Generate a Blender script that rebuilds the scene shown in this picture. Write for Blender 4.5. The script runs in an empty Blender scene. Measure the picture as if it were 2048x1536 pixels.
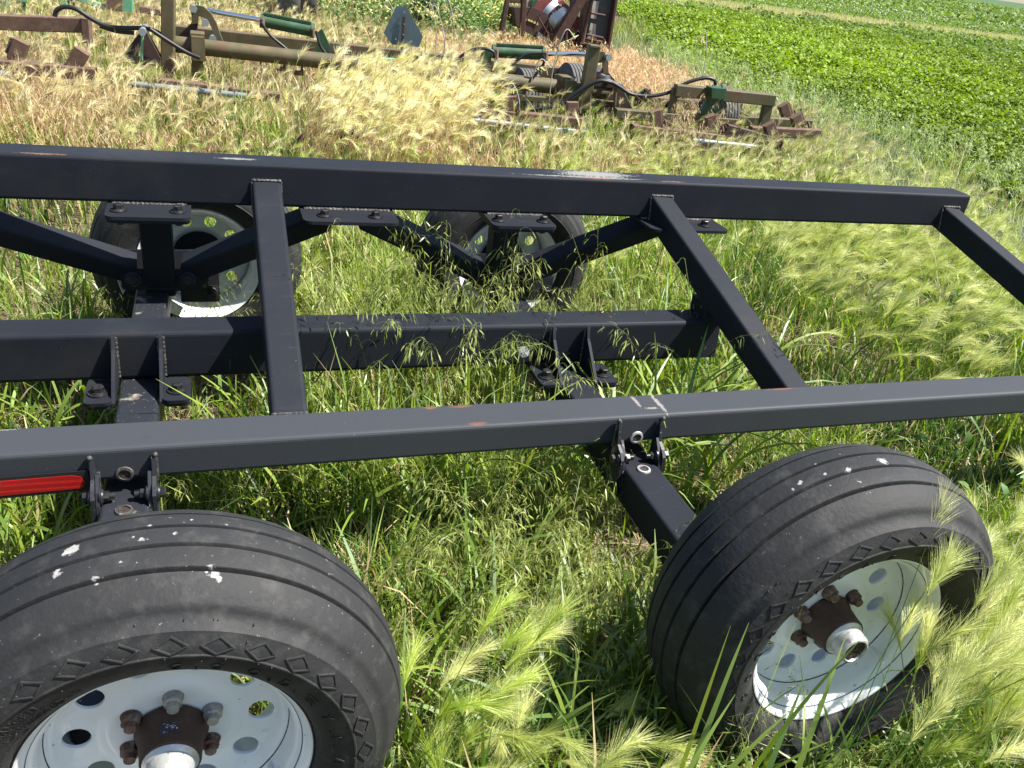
import bpy, bmesh, math, random
import numpy as np
from mathutils import Vector, Matrix
random.seed(7); rng = np.random.default_rng(11)
S = bpy.context.scene
COL = S.collection
# ------------------------------------------------------------------ camera
CP = np.array([0.096, -0.925, 1.537]); F = 1690.1
CR = np.array([0.94523834, -0.30174615, 0.12439354]); CU = np.array([0.03802562, 0.48034898, 0.87625277]); CF = np.array([0.3241582, 0.82353757, -0.46551835])
cam = bpy.data.cameras.new('camera'); camo = bpy.data.objects.new('camera', cam); COL.objects.link(camo)
cam.sensor_width = 36; cam.lens = F / 2048 * 36; cam.clip_start = .05; cam.clip_end = 3000
camo.matrix_world = Matrix(((CR[0], CU[0], -CF[0], CP[0]), (CR[1], CU[1], -CF[1], CP[1]), (CR[2], CU[2], -CF[2], CP[2]), (0, 0, 0, 1)))
S.camera = camo
# ------------------------------------------------------------------ sky, sun, exposure
SUN = Vector((.53, -.18, .83)).normalized()
w = bpy.data.worlds.new('World'); S.world = w; w.use_nodes = True
nt = w.node_tree; bg = nt.nodes['Background']; sk = nt.nodes.new('ShaderNodeTexSky')
sk.sky_type = 'NISHITA'; sk.sun_disc = False
sk.sun_elevation = math.asin(SUN.z); sk.sun_rotation = math.atan2(SUN.x, SUN.y)
nt.links.new(sk.outputs[0], bg.inputs[0]); bg.inputs[1].default_value = .075
sun = bpy.data.lights.new('sun', 'SUN'); sun.energy = 5.0; sun.angle = math.radians(.53); sun.color = (1, .955, .88)
suno = bpy.data.objects.new('sun', sun); COL.objects.link(suno); suno.rotation_euler = SUN.to_track_quat('Z', 'Y').to_euler()
S.view_settings.view_transform = 'Standard'; S.view_settings.look = 'None'; S.view_settings.gamma = 1; S.view_settings.use_curve_mapping = False
S.view_settings.exposure = 1.38
cy = S.cycles
cy.max_bounces = 7; cy.diffuse_bounces = 3; cy.glossy_bounces = 2; cy.transmission_bounces = 4; cy.transparent_max_bounces = 4
cy.use_denoising = True
try: cy.denoiser = 'OPENIMAGEDENOISE'; cy.denoising_input_passes = 'RGB_ALBEDO_NORMAL'; cy.denoising_prefilter = 'ACCURATE'
except Exception: pass
cy.sample_clamp_indirect = 6; cy.caustics_reflective = False; cy.caustics_refractive = False

# ------------------------------------------------------------------ pixel / world helpers (2048 x 1536 photograph)
def ray(u, v): return CF + CR * ((u - 1024) / F) - CU * ((v - 768) / F)
def atz(u, v, z=0.):
    d = ray(u, v); return CP + d * ((z - CP[2]) / d[2])
def aty(u, v, Y, k=0.):                       # the vertical plane y + k x = Y
    d = ray(u, v); n = np.array([k, 1, 0]); return CP + d * ((Y - n @ CP) / (n @ d))
def project(P):
    d = P - CP; z = d @ CF
    z = np.where(z < .05, .05, z)
    return 1024 + F * (d @ CR) / z, 768 - F * (d @ CU) / z, d @ CF

# ------------------------------------------------------------------ materials
def mat(name, base, rough=.6, metal=0., noise=None, bump=0., bscale=60, spec=.5, extra=None, coat=0.):
    """noise: list of (colour, scale, low, high, strength, detail) layers laid over the base in object space"""
    m = bpy.data.materials.new(name); m.use_nodes = True
    t = m.node_tree; N = t.nodes; L = t.links; b = N['Principled BSDF']
    b.inputs['Roughness'].default_value = rough; b.inputs['Metallic'].default_value = metal
    b.inputs['Specular IOR Level'].default_value = spec * .8; b.inputs['Coat Weight'].default_value = coat
    tc = N.new('ShaderNodeTexCoord'); out = None
    rgb = N.new('ShaderNodeRGB'); rgb.outputs[0].default_value = (*base, 1); cur = rgb.outputs[0]
    rcur = None
    for (c, sc, lo, hi, st, det) in (noise or []):
        mp = N.new('ShaderNodeMapping'); L.new(tc.outputs['Object'], mp.inputs[0])
        mp.inputs[1].default_value = (random.random() * 9, random.random() * 9, random.random() * 9)
        if isinstance(sc, tuple): mp.inputs[3].default_value = sc; sc = 1
        n = N.new('ShaderNodeTexNoise'); n.inputs['Scale'].default_value = sc; n.inputs['Detail'].default_value = det; n.inputs['Roughness'].default_value = .62
        L.new(mp.outputs[0], n.inputs['Vector'])
        r = N.new('ShaderNodeMapRange'); r.inputs[1].default_value = lo; r.inputs[2].default_value = hi; r.inputs[4].default_value = st
        L.new(n.outputs[0], r.inputs[0])
        mx = N.new('ShaderNodeMix'); mx.data_type = 'RGBA'; L.new(r.outputs[0], mx.inputs[0]); L.new(cur, mx.inputs[6]); mx.inputs[7].default_value = (*c, 1)
        cur = mx.outputs[2]
    if extra: cur = extra(t, tc, cur)
    L.new(cur, b.inputs['Base Color'])
    if bump:
        n = N.new('ShaderNodeTexNoise'); n.inputs['Scale'].default_value = bscale; n.inputs['Detail'].default_value = 5
        L.new(tc.outputs['Object'], n.inputs['Vector'])
        bp = N.new('ShaderNodeBump'); bp.inputs['Strength'].default_value = bump; bp.inputs['Distance'].default_value = .004
        L.new(n.outputs[0], bp.inputs['Height']); L.new(bp.outputs[0], b.inputs['Normal'])
    return m

def spots(items, col, fuzz=.6, nscale=55, org=(0, 0, 0)):
    """marks with a place and shape of their own: droppings, scuffs (centre, radii) in object space"""
    def f(t, tc, cur):
        N = t.nodes; L = t.links
        nz = N.new('ShaderNodeTexNoise'); nz.inputs['Scale'].default_value = nscale; nz.inputs['Detail'].default_value = 6; L.new(tc.outputs['Object'], nz.inputs['Vector'])
        for (c, rad, st) in items:
            mp = N.new('ShaderNodeMapping'); mp.vector_type = 'TEXTURE'
            mp.inputs[1].default_value = [c[i] - org[i] for i in range(3)]; mp.inputs[3].default_value = rad
            L.new(tc.outputs['Object'], mp.inputs[0])
            ln = N.new('ShaderNodeVectorMath'); ln.operation = 'LENGTH'; L.new(mp.outputs[0], ln.inputs[0])
            a = N.new('ShaderNodeMath'); a.operation = 'MULTIPLY_ADD'; L.new(nz.outputs[0], a.inputs[0]); a.inputs[1].default_value = -2.4 * fuzz; L.new(ln.outputs['Value'], a.inputs[2])
            r = N.new('ShaderNodeMapRange'); r.inputs[1].default_value = .05; r.inputs[2].default_value = -.35; r.inputs[4].default_value = st; L.new(a.outputs[0], r.inputs[0])
            mx = N.new('ShaderNodeMix'); mx.data_type = 'RGBA'; L.new(r.outputs[0], mx.inputs[0]); L.new(cur, mx.inputs[6]); mx.inputs[7].default_value = (*col, 1)
            cur = mx.outputs[2]
        return cur
    return f
def chain(*fs):
    def f(t, tc, cur):
        for g in fs: cur = g(t, tc, cur)
        return cur
    return f

DUST = (.17, .165, .15)
PAINT = (.0125, .0145, .0195)
PN = [((.018, .020, .026), 4, .35, .75, .8, 6), ((.045, .045, .044), (9, 55, 55), .60, .82, .4, 8), ((.032, .032, .031), 2.2, .54, .72, .55, 9), ((.30, .28, .25), 190, .73, .77, .7, 3), ((.26, .10, .05), 21, .735, .76, .9, 4)]
M = {}
M['paint'] = mat('black_paint', PAINT, .58, 0, PN, .08, 240, .14)
M['paint_dirty'] = mat('dirty_black_paint', PAINT, .5, 0, PN[:2] + [((.36, .33, .27), 14, .60, .72, .85, 8), ((.3, .28, .23), 170, .68, .73, .9, 2)], .1, 240)
SC = (.30, .30, .28)
M['paint_rail_scuffed'] = mat('scuffed_black_paint', PAINT, .58, 0, PN, .08, 240, .14,
    extra=chain(spots([((1.34, 1.745, .848), (.15, .045, .02), .6), ((.16, 1.73, .848), (.06, .012, .01), .55), ((1.30, 1.70, .842), (.26, .009, .02), .6)], SC, .8, 120, (.6, .85, 0)), spots([((1.33, 1.692, .845), (.12, .006, .012), .9), ((-.35, 1.69, .846), (.07, .005, .01), .8), ((1.62, 1.692, .846), (.05, .006, .01), .8)], (.17, .085, .055), .85, 150, (.6, .85, 0))))
M['paint_rail_marked'] = mat('marked_black_paint', (.036, .040, .047), .6, 0, PN[1:], .08, 240, .25,
    extra=chain(spots([((1.20, .80, .479), (.007, .06, .02), .6), ((-.36, .84, .478), (.04, .007, .02), .6), ((1.14, .815, .479), (.006, .035, .02), .6), ((1.17, .775, .479), (.022, .006, .02), .5)], (.30, .28, .24), .85, 130, (.6, .85, 0)), spots([((.66, .835, .48), (.03, .006, .02), .7), ((.68, .75, .48), (.025, .006, .02), .6), ((1.62, .84, .48), (.05, .006, .02), .7), ((.58, .838, .48), (.02, .008, .02), .8)], (.17, .07, .04), .85, 150, (.6, .85, 0))))
M['steel_dark'] = mat('dark_bolt_steel', (.03, .031, .034), .38, .6, [((.09, .085, .08), 60, .45, .7, .7, 4)])
M['weld'] = mat('weld_bead', (.06, .058, .055), .45, .3, [((.25, .22, .19), 90, .5, .7, .8, 4)], .5, 300)
RUB = (.017, .0177, .019)
RN = [((.027, .027, .027), 6, .35, .7, .8, 6), ((.075, .074, .069), 26, .52, .78, .55, 8), ((.24, .23, .21), 125, .69, .76, .75, 3)]
def rub(name, marks): return mat(name, RUB, .68, 0, RN, .25, 110, .35, spots(marks, (.42, .41, .39), 1.0, 150) if marks else None)
M['white'] = mat('white_wheel_paint', (.74, .77, .78), .32, 0, [((.60, .60, .54), 6, .5, .8, .5, 4), ((.06, .05, .04), 75, .665, .70, .75, 6), ((.34, .15, .06), 11, .66, .74, .75, 8)], .02, 80, .5, coat=.2)
M['blue'] = mat('blue_pinstripe', (.03, .035, .16), .4)
M['rust'] = mat('rusty_hub', (.062, .036, .026), .72, .1, [((.05, .035, .028), 30, .4, .65, .8, 5), ((.12, .062, .038), 60, .55, .75, .6, 5)], .35, 160)
M['nut'] = mat('rusty_lug_nut', (.13, .075, .055), .62, .35, [((.26, .24, .22), 70, .48, .66, .7, 4)], .35, 220)
M['nut_grey'] = mat('zinc_lug_nut', (.38, .38, .36), .45, .55, [((.20, .17, .14), 70, .5, .68, .7, 4)], .3, 220)
M['galv'] = mat('galvanised_cap', (.48, .49, .49), .42, .55, [((.28, .28, .27), 40, .45, .7, .7, 5), ((.16, .07, .04), 26, .62, .7, .7, 5)], .2, 140)
M['grease'] = mat('dried_grease', (.028, .018, .013), .55, 0, [((.10, .06, .04), 160, .55, .7, .8, 4)], 1., 330)
M['sticker'] = mat('worn_sticker', (.025, .03, .05), .5, 0, [((.7, .72, .75), 230, .57, .62, 1., 5)])
M['red'] = mat('red_reflector', (.42, .012, .014), .3, 0, [((.20, .006, .008), (1, 1, 190), .45, .55, .8, 0)], .2, 700, .6)
M['soil'] = mat('soil', (.085, .062, .042), .95, 0, [((.16, .13, .085), 3, .35, .65, .8, 6), ((.045, .035, .024), 22, .45, .7, .8, 6), ((.26, .21, .12), 55, .55, .7, .7, 5)], .6, 25)
M['olive'] = mat('weathered_olive_paint', (.075, .070, .030), .62, 0, [((.14, .10, .058), 7, .40, .66, .85, 7), ((.12, .055, .034), 13, .50, .66, .8, 8), ((.05, .075, .04), 5, .5, .8, .6, 4)], .15, 90)
M['green'] = mat('faded_green_paint', (.026, .066, .026), .5, 0, [((.06, .14, .085), 8, .45, .75, .7, 6), ((.115, .055, .034), 22, .62, .72, .7, 7)], .1, 90)
M['mint'] = mat('chalky_green_paint', (.10, .27, .16), .6, 0, [((.16, .33, .22), 8, .45, .75, .7, 6), ((.16, .09, .055), 22, .64, .74, .7, 7)], .1, 90)
M['brown'] = mat('rusty_brown_steel', (.115, .068, .048), .75, .1, [((.18, .115, .078), 12, .4, .7, .8, 6), ((.07, .035, .024), 30, .5, .75, .7, 6)], .25, 100)
M['maroon'] = mat('maroon_plate', (.058, .030, .028), .65, .1, [((.10, .055, .042), 12, .45, .7, .7, 6)], .15, 100)
M['chrome'] = mat('chromed_rod', (.72, .74, .78), .12, 1.)
M['zinc'] = mat('galvanised_pipe', (.25, .28, .29), .45, .4, [((.25, .24, .22), 24, .5, .7, .6, 5)])
M['hose'] = mat('rubber_hose', (.016, .016, .017), .42)
M['signback'] = mat('sign_back', (.075, .115, .145), .45, .2, [((.14, .18, .20), 14, .5, .75, .5, 5)])
M['old_tyre'] = mat('old_grey_tyre', (.085, .085, .082), .85, 0, [((.17, .165, .15), 18, .45, .7, .7, 5)], .2, 90)
M['wine'] = mat('faded_red_paint', (.20, .055, .05), .55, 0, [((.27, .105, .09), 7, .4, .75, .8, 5), ((.09, .04, .03), 20, .6, .72, .7, 6)], .1, 90)
M['darkrust'] = mat('dark_rust', (.05, .022, .018), .7, .1, [((.10, .05, .035), 14, .45, .7, .7, 6)], .2, 90)
M['belt'] = mat('conveyor_belt', (.035, .04, .045), .6, 0, [((.09, .095, .095), 9, .5, .75, .6, 5)])
M['board'] = mat('weathered_board', (.33, .32, .28), .8, 0, [((.20, .185, .15), 12, .45, .7, .7, 5)])
M['tin'] = mat('galvanised_sheet', (.50, .53, .55), .4, .4, [((.26, .20, .15), 9, .5, .7, .7, 6)])
M['yellow'] = mat('faded_yellow_lettering', (.62, .55, .16), .6)

def leafmat(name, trans=.35, rough=.5, gloss=.05, tint=(1, 1, 1)):
    m = bpy.data.materials.new(name); m.use_nodes = True
    t = m.node_tree; N = t.nodes; L = t.links; N.remove(N['Principled BSDF'])
    a = N.new('ShaderNodeAttribute'); a.attribute_name = 'tone'
    d = N.new('ShaderNodeBsdfDiffuse'); tr = N.new('ShaderNodeBsdfTranslucent'); g = N.new('ShaderNodeBsdfGlossy'); g.inputs['Roughness'].default_value = rough; g.inputs['Color'].default_value = (.9, .95, 1, 1)
    hs = N.new('ShaderNodeHueSaturation'); hs.inputs['Saturation'].default_value = 1.1; hs.inputs['Value'].default_value = 1.5
    L.new(a.outputs['Color'], hs.inputs['Color']); L.new(a.outputs['Color'], d.inputs[0]); L.new(hs.outputs[0], tr.inputs[0])
    m1 = N.new('ShaderNodeMixShader'); m1.inputs[0].default_value = trans; L.new(d.outputs[0], m1.inputs[1]); L.new(tr.outputs[0], m1.inputs[2])
    m2 = N.new('ShaderNodeMixShader'); m2.inputs[0].default_value = gloss; L.new(m1.outputs[0], m2.inputs[1]); L.new(g.outputs[0], m2.inputs[2])
    L.new(m2.outputs[0], N['Material Output'].inputs[0])
    return m
M['grass'] = leafmat('grass_blade', .36, .5, .045)
M['awn'] = leafmat('grass_awn', .45, .4, .03)
M['leaf'] = leafmat('bean_leaf', .30, .55, .02)

# ------------------------------------------------------------------ objects
def link(o, parent=None):
    COL.objects.link(o)
    if parent is not None: o.parent = parent
    return o
def tag(o, label=None, cat=None, group=None, kind=None):
    if label: o['label'] = label
    if cat: o['category'] = cat
    if group: o['group'] = group
    if kind: o['kind'] = kind
    return o
def empty(name, loc=(0, 0, 0)):
    o = bpy.data.objects.new(name, None); o.location = loc; o.empty_display_size = .1; return link(o)
def V(a): return Vector((float(a[0]), float(a[1]), float(a[2])))

def obj(name, bm, m, parent=None, smooth=None):
    """bm is built in world space; the child is stored relative to its parent's place"""
    me = bpy.data.meshes.new(name)
    if parent is not None:
        p = parent; off = Vector((0, 0, 0))
        while p is not None: off += p.location; p = p.parent
        bmesh.ops.translate(bm, verts=bm.verts, vec=-off)
    bmesh.ops.recalc_face_normals(bm, faces=bm.faces)
    bm.to_mesh(me); bm.free()
    for mm in (m if isinstance(m, (list, tuple)) else [m]): me.materials.append(mm)
    if smooth is not None:
        me.polygons.foreach_set('use_smooth', [True] * len(me.polygons))
        me.set_sharp_from_angle(angle=math.radians(smooth))
    o = bpy.data.objects.new(name, me)
    return link(o, parent)

def frame(d, up=(0, 0, 1)):
    d = Vector(d).normalized(); up = Vector(up)
    if abs(d.dot(up.normalized())) > .98: up = Vector((0, 1, 0))
    s = d.cross(up).normalized(); return d, s, s.cross(d).normalized()
def tube(bm, A, B, w, h, r=.008, up=(0, 0, 1), seg=4, hollow=False):
    """rounded box section from A to B (centre line); w across, h along up"""
    A, B = V(A), V(B); d, s, u = frame(B - A, up)
    out = []
    for cx, cy_, a0 in ((w / 2 - r, h / 2 - r, 0), (-w / 2 + r, h / 2 - r, 90), (-w / 2 + r, -h / 2 + r, 180), (w / 2 - r, -h / 2 + r, 270)):
        for k in range(seg + 1):
            a = math.radians(a0 + 90 * k / seg); out.append((cx + r * math.cos(a), cy_ + r * math.sin(a)))
    def ring(P, sc=1.): return [bm.verts.new(P + s * x * sc + u * y * sc) for x, y in out]
    R = [ring(A), ring(B)]; n = len(out)
    for i in range(n): bm.faces.new((R[0][i], R[0][(i + 1) % n], R[1][(i + 1) % n], R[1][i]))
    for q, P, e in ((R[0], A, d), (R[1], B, -d)):
        if hollow:
            a, b = ring(P, .86), ring(P + e * .25, .86)
            for i in range(n):
                bm.faces.new((q[i], q[(i + 1) % n], a[(i + 1) % n], a[i])); bm.faces.new((a[i], a[(i + 1) % n], b[(i + 1) % n], b[i]))
            bm.faces.new(b)
        else: bm.faces.new(q)
def cyl(bm, A, B, r1, r2=None, n=20, cap=True, rot=0., up=(0, 0, 1)):
    A, B = V(A), V(B); r2 = r1 if r2 is None else r2; d, s, u = frame(B - A, up)
    R = []
    for P, r in ((A, r1), (B, r2)):
        R.append([bm.verts.new(P + s * r * math.cos(rot + 2 * math.pi * i / n) + u * r * math.sin(rot + 2 * math.pi * i / n)) for i in range(n)])
    for i in range(n): bm.faces.new((R[0][i], R[0][(i + 1) % n], R[1][(i + 1) % n], R[1][i]))
    if cap: bm.faces.new(R[0]); bm.faces.new(R[1])
def lathe(bm, prof, C, axis=1, n=96, close=False):
    """prof (r, a): radius and place along the axis (1 = Y, 0 = X) from C"""
    C = V(C); R = []
    for r, a in prof:
        ring = []
        for i in range(n):
            t = 2 * math.pi * i / n; c, s_ = r * math.sin(t), r * math.cos(t)
            ring.append(bm.verts.new(C + (Vector((c, a, s_)) if axis == 1 else Vector((a, c, s_)))))
        R.append(ring)
    m = len(R)
    for j in range(m if close else m - 1):
        p, q = R[j], R[(j + 1) % m]
        for i in range(n): bm.faces.new((p[i], p[(i + 1) % n], q[(i + 1) % n], q[i]))
    return R
def prism(bm, pts, thick):
    """flat outline (3D points in one plane) given a thickness along its normal, both ways"""
    P = [V(p) for p in pts]; nrm = Vector((0, 0, 0))
    for i in range(len(P)): nrm += (P[i] - P[0]).cross(P[(i + 1) % len(P)] - P[0])
    nrm.normalize()
    a = [bm.verts.new(p + nrm * thick / 2) for p in P]; b = [bm.verts.new(p - nrm * thick / 2) for p in P]
    bm.faces.new(a); bm.faces.new(b[::-1]); n = len(P)
    for i in range(n): bm.faces.new((a[i], b[i], b[(i + 1) % n], a[(i + 1) % n]))
def rrect(C, ex, ey, a, b, r=.015, seg=4):
    C, ex, ey = V(C), Vector(ex), Vector(ey); o = []
    for cx, cy_, a0 in ((a / 2 - r, b / 2 - r, 0), (-a / 2 + r, b / 2 - r, 90), (-a / 2 + r, -b / 2 + r, 180), (a / 2 - r, -b / 2 + r, 270)):
        for k in range(seg + 1):
            t = math.radians(a0 + 90 * k / seg); o.append(C + ex * (cx + r * math.cos(t)) + ey * (cy_ + r * math.sin(t)))
    return o
def sweep(bm, pts, r, n=8, sub=6):
    P = [V(p) for p in pts]; Q = []
    E = [P[0] * 2 - P[1]] + P + [P[-1] * 2 - P[-2]]
    for i in range(1, len(E) - 2):
        for k in range(sub):
            t = k / sub; a, b, c, d = E[i - 1:i + 3]
            Q.append(.5 * ((2 * b) + (c - a) * t + (2 * a - 5 * b + 4 * c - d) * t * t + (3 * b - a - 3 * c + d) * t ** 3))
    Q.append(P[-1]); prev = None
    for i, q in enumerate(Q):
        d = (Q[min(i + 1, len(Q) - 1)] - Q[max(i - 1, 0)]).normalized(); d, s, u = frame(d)
        ring = [bm.verts.new(q + s * r * math.cos(2 * math.pi * j / n) + u * r * math.sin(2 * math.pi * j / n)) for j in range(n)]
        if prev:
            for j in range(n): bm.faces.new((prev[j], prev[(j + 1) % n], ring[(j + 1) % n], ring[j]))
        else: bm.faces.new(ring)
        prev = ring
    bm.faces.new(prev)
def bead(bm, A, B, r=.004, n=26):
    """a weld: a row of small overlapping ripples"""
    A, B = V(A), V(B); d = (B - A); L = d.length; k = max(6, int(L / .006)); d, s, u = frame(d)
    prev = None
    for i in range(k + 1):
        q = A + d * L * i / k; rr = r * (1. + .35 * random.random() * (1 if i % 2 else -.6))
        ring = [bm.verts.new(q + s * rr * math.cos(math.tau * j / 7) + u * rr * math.sin(math.tau * j / 7)) for j in range(7)]
        if prev:
            for j in range(7): bm.faces.new((prev[j], prev[(j + 1) % 7], ring[(j + 1) % 7], ring[j]))
        else: bm.faces.new(ring)
        prev = ring
    bm.faces.new(prev)
def weld(parent, A, B, r=.004):
    b = bmesh.new(); bead(b, A, B, r); return obj('weld', b, M['weld'], parent)
def bolt(parent, P, ax, s=1., nut=True, length=.0):
    """washer, flange, hex head and a little thread standing on P along ax"""
    P, ax = V(P), Vector(ax).normalized(); bm = bmesh.new()
    cyl(bm, P - ax * .001, P + ax * .004 * s, .024 * s, .024 * s, 28); cyl(bm, P + ax * .004 * s, P + ax * .008 * s, .0185 * s, .0165 * s, 28)
    cyl(bm, P + ax * .008 * s, P + ax * .020 * s, .0140 * s, .0140 * s, 6, rot=random.random()); cyl(bm, P + ax * .020 * s, P + ax * .0215 * s, .0135 * s, .0118 * s, 6)
    if length:
        cyl(bm, P + ax * .02 * s, P + ax * (.02 * s + length), .0085 * s, .0080 * s, 14)
        for k in range(3): cyl(bm, P + ax * (.022 * s + length * k / 3), P + ax * (.022 * s + length * (k + .5) / 3), .0095 * s, .0095 * s, 14)
    return obj('bolt', bm, M['steel_dark'], parent, 35)

# ================================================================== THE SETTING
bm = bmesh.new()                               # ground: one sheet to the horizon, the far land rising a little
rad = [0, 1.5, 3, 5, 7, 9, 12, 15, 19, 24, 30, 40, 55, 75, 100, 140, 190, 250, 320, 400, 480, 560, 700, 1000]
def gz(x, y):
    d = math.hypot(x, y); z = 0.
    if d > 45: z = .0075 * (d - 45)
    if d > 430: z -= .00006 * (d - 430) ** 2
    return z
prev = None; NA = 120
for r_ in rad:
    ring = []
    for i in range(NA):
        a = math.tau * i / NA; x, y = r_ * math.cos(a) + 1, r_ * math.sin(a) + 1; ring.append((x, y, gz(x, y)))
    if r_ == 0: c0 = bm.verts.new((1, 1, 0)); prev = None; continue
    vs = [bm.verts.new(p) for p in ring]
    for i in range(NA):
        if prev: bm.faces.new((prev[i], prev[(i + 1) % NA], vs[(i + 1) % NA], vs[i]))
        else: bm.faces.new((c0, vs[i], vs[(i + 1) % NA]))
    prev = vs
def land(t, tc, cur):                          # the distant land: fields of different green
    N = t.nodes; L = t.links
    sx = N.new('ShaderNodeSeparateXYZ'); L.new(tc.outputs['Object'], sx.inputs[0])
    vl = N.new('ShaderNodeVectorMath'); vl.operation = 'LENGTH'; L.new(tc.outputs['Object'], vl.inputs[0])
    n = N.new('ShaderNodeTexNoise'); n.inputs['Scale'].default_value = 2.2; n.inputs['Detail'].default_value = 9; n.inputs['Roughness'].default_value = .75; L.new(tc.outputs['Object'], n.inputs['Vector'])
    cr = N.new('ShaderNodeValToRGB'); L.new(n.outputs[0], cr.inputs[0]); e = cr.color_ramp.elements
    e[0].position = .38; e[0].color = (.028, .05, .016, 1); e[1].position = .62; e[1].color = (.095, .15, .035, 1)
    r = N.new('ShaderNodeMapRange'); r.inputs[1].default_value = 24; r.inputs[2].default_value = 30; L.new(vl.outputs['Value'], r.inputs[0])
    mx = N.new('ShaderNodeMix'); mx.data_type = 'RGBA'; L.new(r.outputs[0], mx.inputs[0]); L.new(cur, mx.inputs[6]); L.new(cr.outputs[0], mx.inputs[7])
    r2 = N.new('ShaderNodeMapRange'); r2.inputs[1].default_value = 300; r2.inputs[2].default_value = 310; L.new(vl.outputs['Value'], r2.inputs[0])
    m2 = N.new('ShaderNodeMix'); m2.data_type = 'RGBA'; L.new(r2.outputs[0], m2.inputs[0]); L.new(mx.outputs[2], m2.inputs[6]); m2.inputs[7].default_value = (.045, .10, .055, 1)
    return m2.outputs[2]
M['land'] = mat('soil_and_fields', (.075, .056, .038), .95, 0, [((.15, .12, .075), 3, .35, .65, .8, 6), ((.04, .032, .022), 22, .45, .7, .8, 6), ((.22, .18, .10), 55, .55, .7, .6, 5)], .6, 25, .2, land)
g = obj('ground', bm, M['land'], None, 60); tag(g, kind='structure')

# ================================================================== HEADER TRAILER
X2 = 1.2409
AX = (-.110, X2 - .123)                       # axle stations
T = empty('header_trailer', (.6, .85, 0))
tag(T, 'long black steel farm trailer frame on four wheels standing in tall grass', 'trailer')
def beam(name, A, B, w_, h_, m='paint', r=.010, hollow=False):
    bm = bmesh.new(); tube(bm, A, B, w_, h_, r, hollow=hollow); return obj(name, bm, M[m], T)
RX0 = -3.4
beam('rail', (RX0, 1.7926 - .0565, .848 - .065), (2.971, 1.7926 - .0565, .848 - .065), .113, .130, 'paint_rail_scuffed', hollow=True)
beam('rail', (RX0, .837 - .055, .466 - .0408), (5.2, .862 - .055, .503 - .0408), .1107, .0815, 'paint_rail_marked', .011)
beam('center_beam', (RX0, 1.349 - .053, .4945 - .069), (1.60, 1.3595 - .053, .511 - .069), .106, .1378, 'paint', .013)
# cross members from the high rail down to the low rail
def cross(xf, xn, wd=.085, yn=.846, zn=.479):
    f = Vector((xf, 1.681, .798)); n = Vector((xn, yn, zn)); d, s, u = frame(n - f); off = u * (-.045)
    bm = bmesh.new(); tube(bm, f + off, n + off, wd, .09, .010); o = obj('cross_member', bm, M['paint'], T)
    weld(o, f + Vector((-wd / 2, -.002, .002)), f + Vector((wd / 2, -.002, .002))); weld(o, n + Vector((-wd / 2, .002, .0)), n + Vector((wd / 2, .002, .0)), .003)
    for sx in (-1, 1): weld(o, f + Vector((sx * wd / 2, -.001, 0)), f + Vector((sx * wd / 2, -.02, -.085)), .003)
    return o
cross(.245, .245); cross(1.584, 1.690); cross(2.893, 3.14)
cross(-1.15, -1.15)
bm = bmesh.new(); tube(bm, (1.632, 1.302, .375), (1.626, 1.315, .565), .070, .10, .006, up=(0, 1, 0)); obj('gusset', bm, M['paint'], T)
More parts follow.
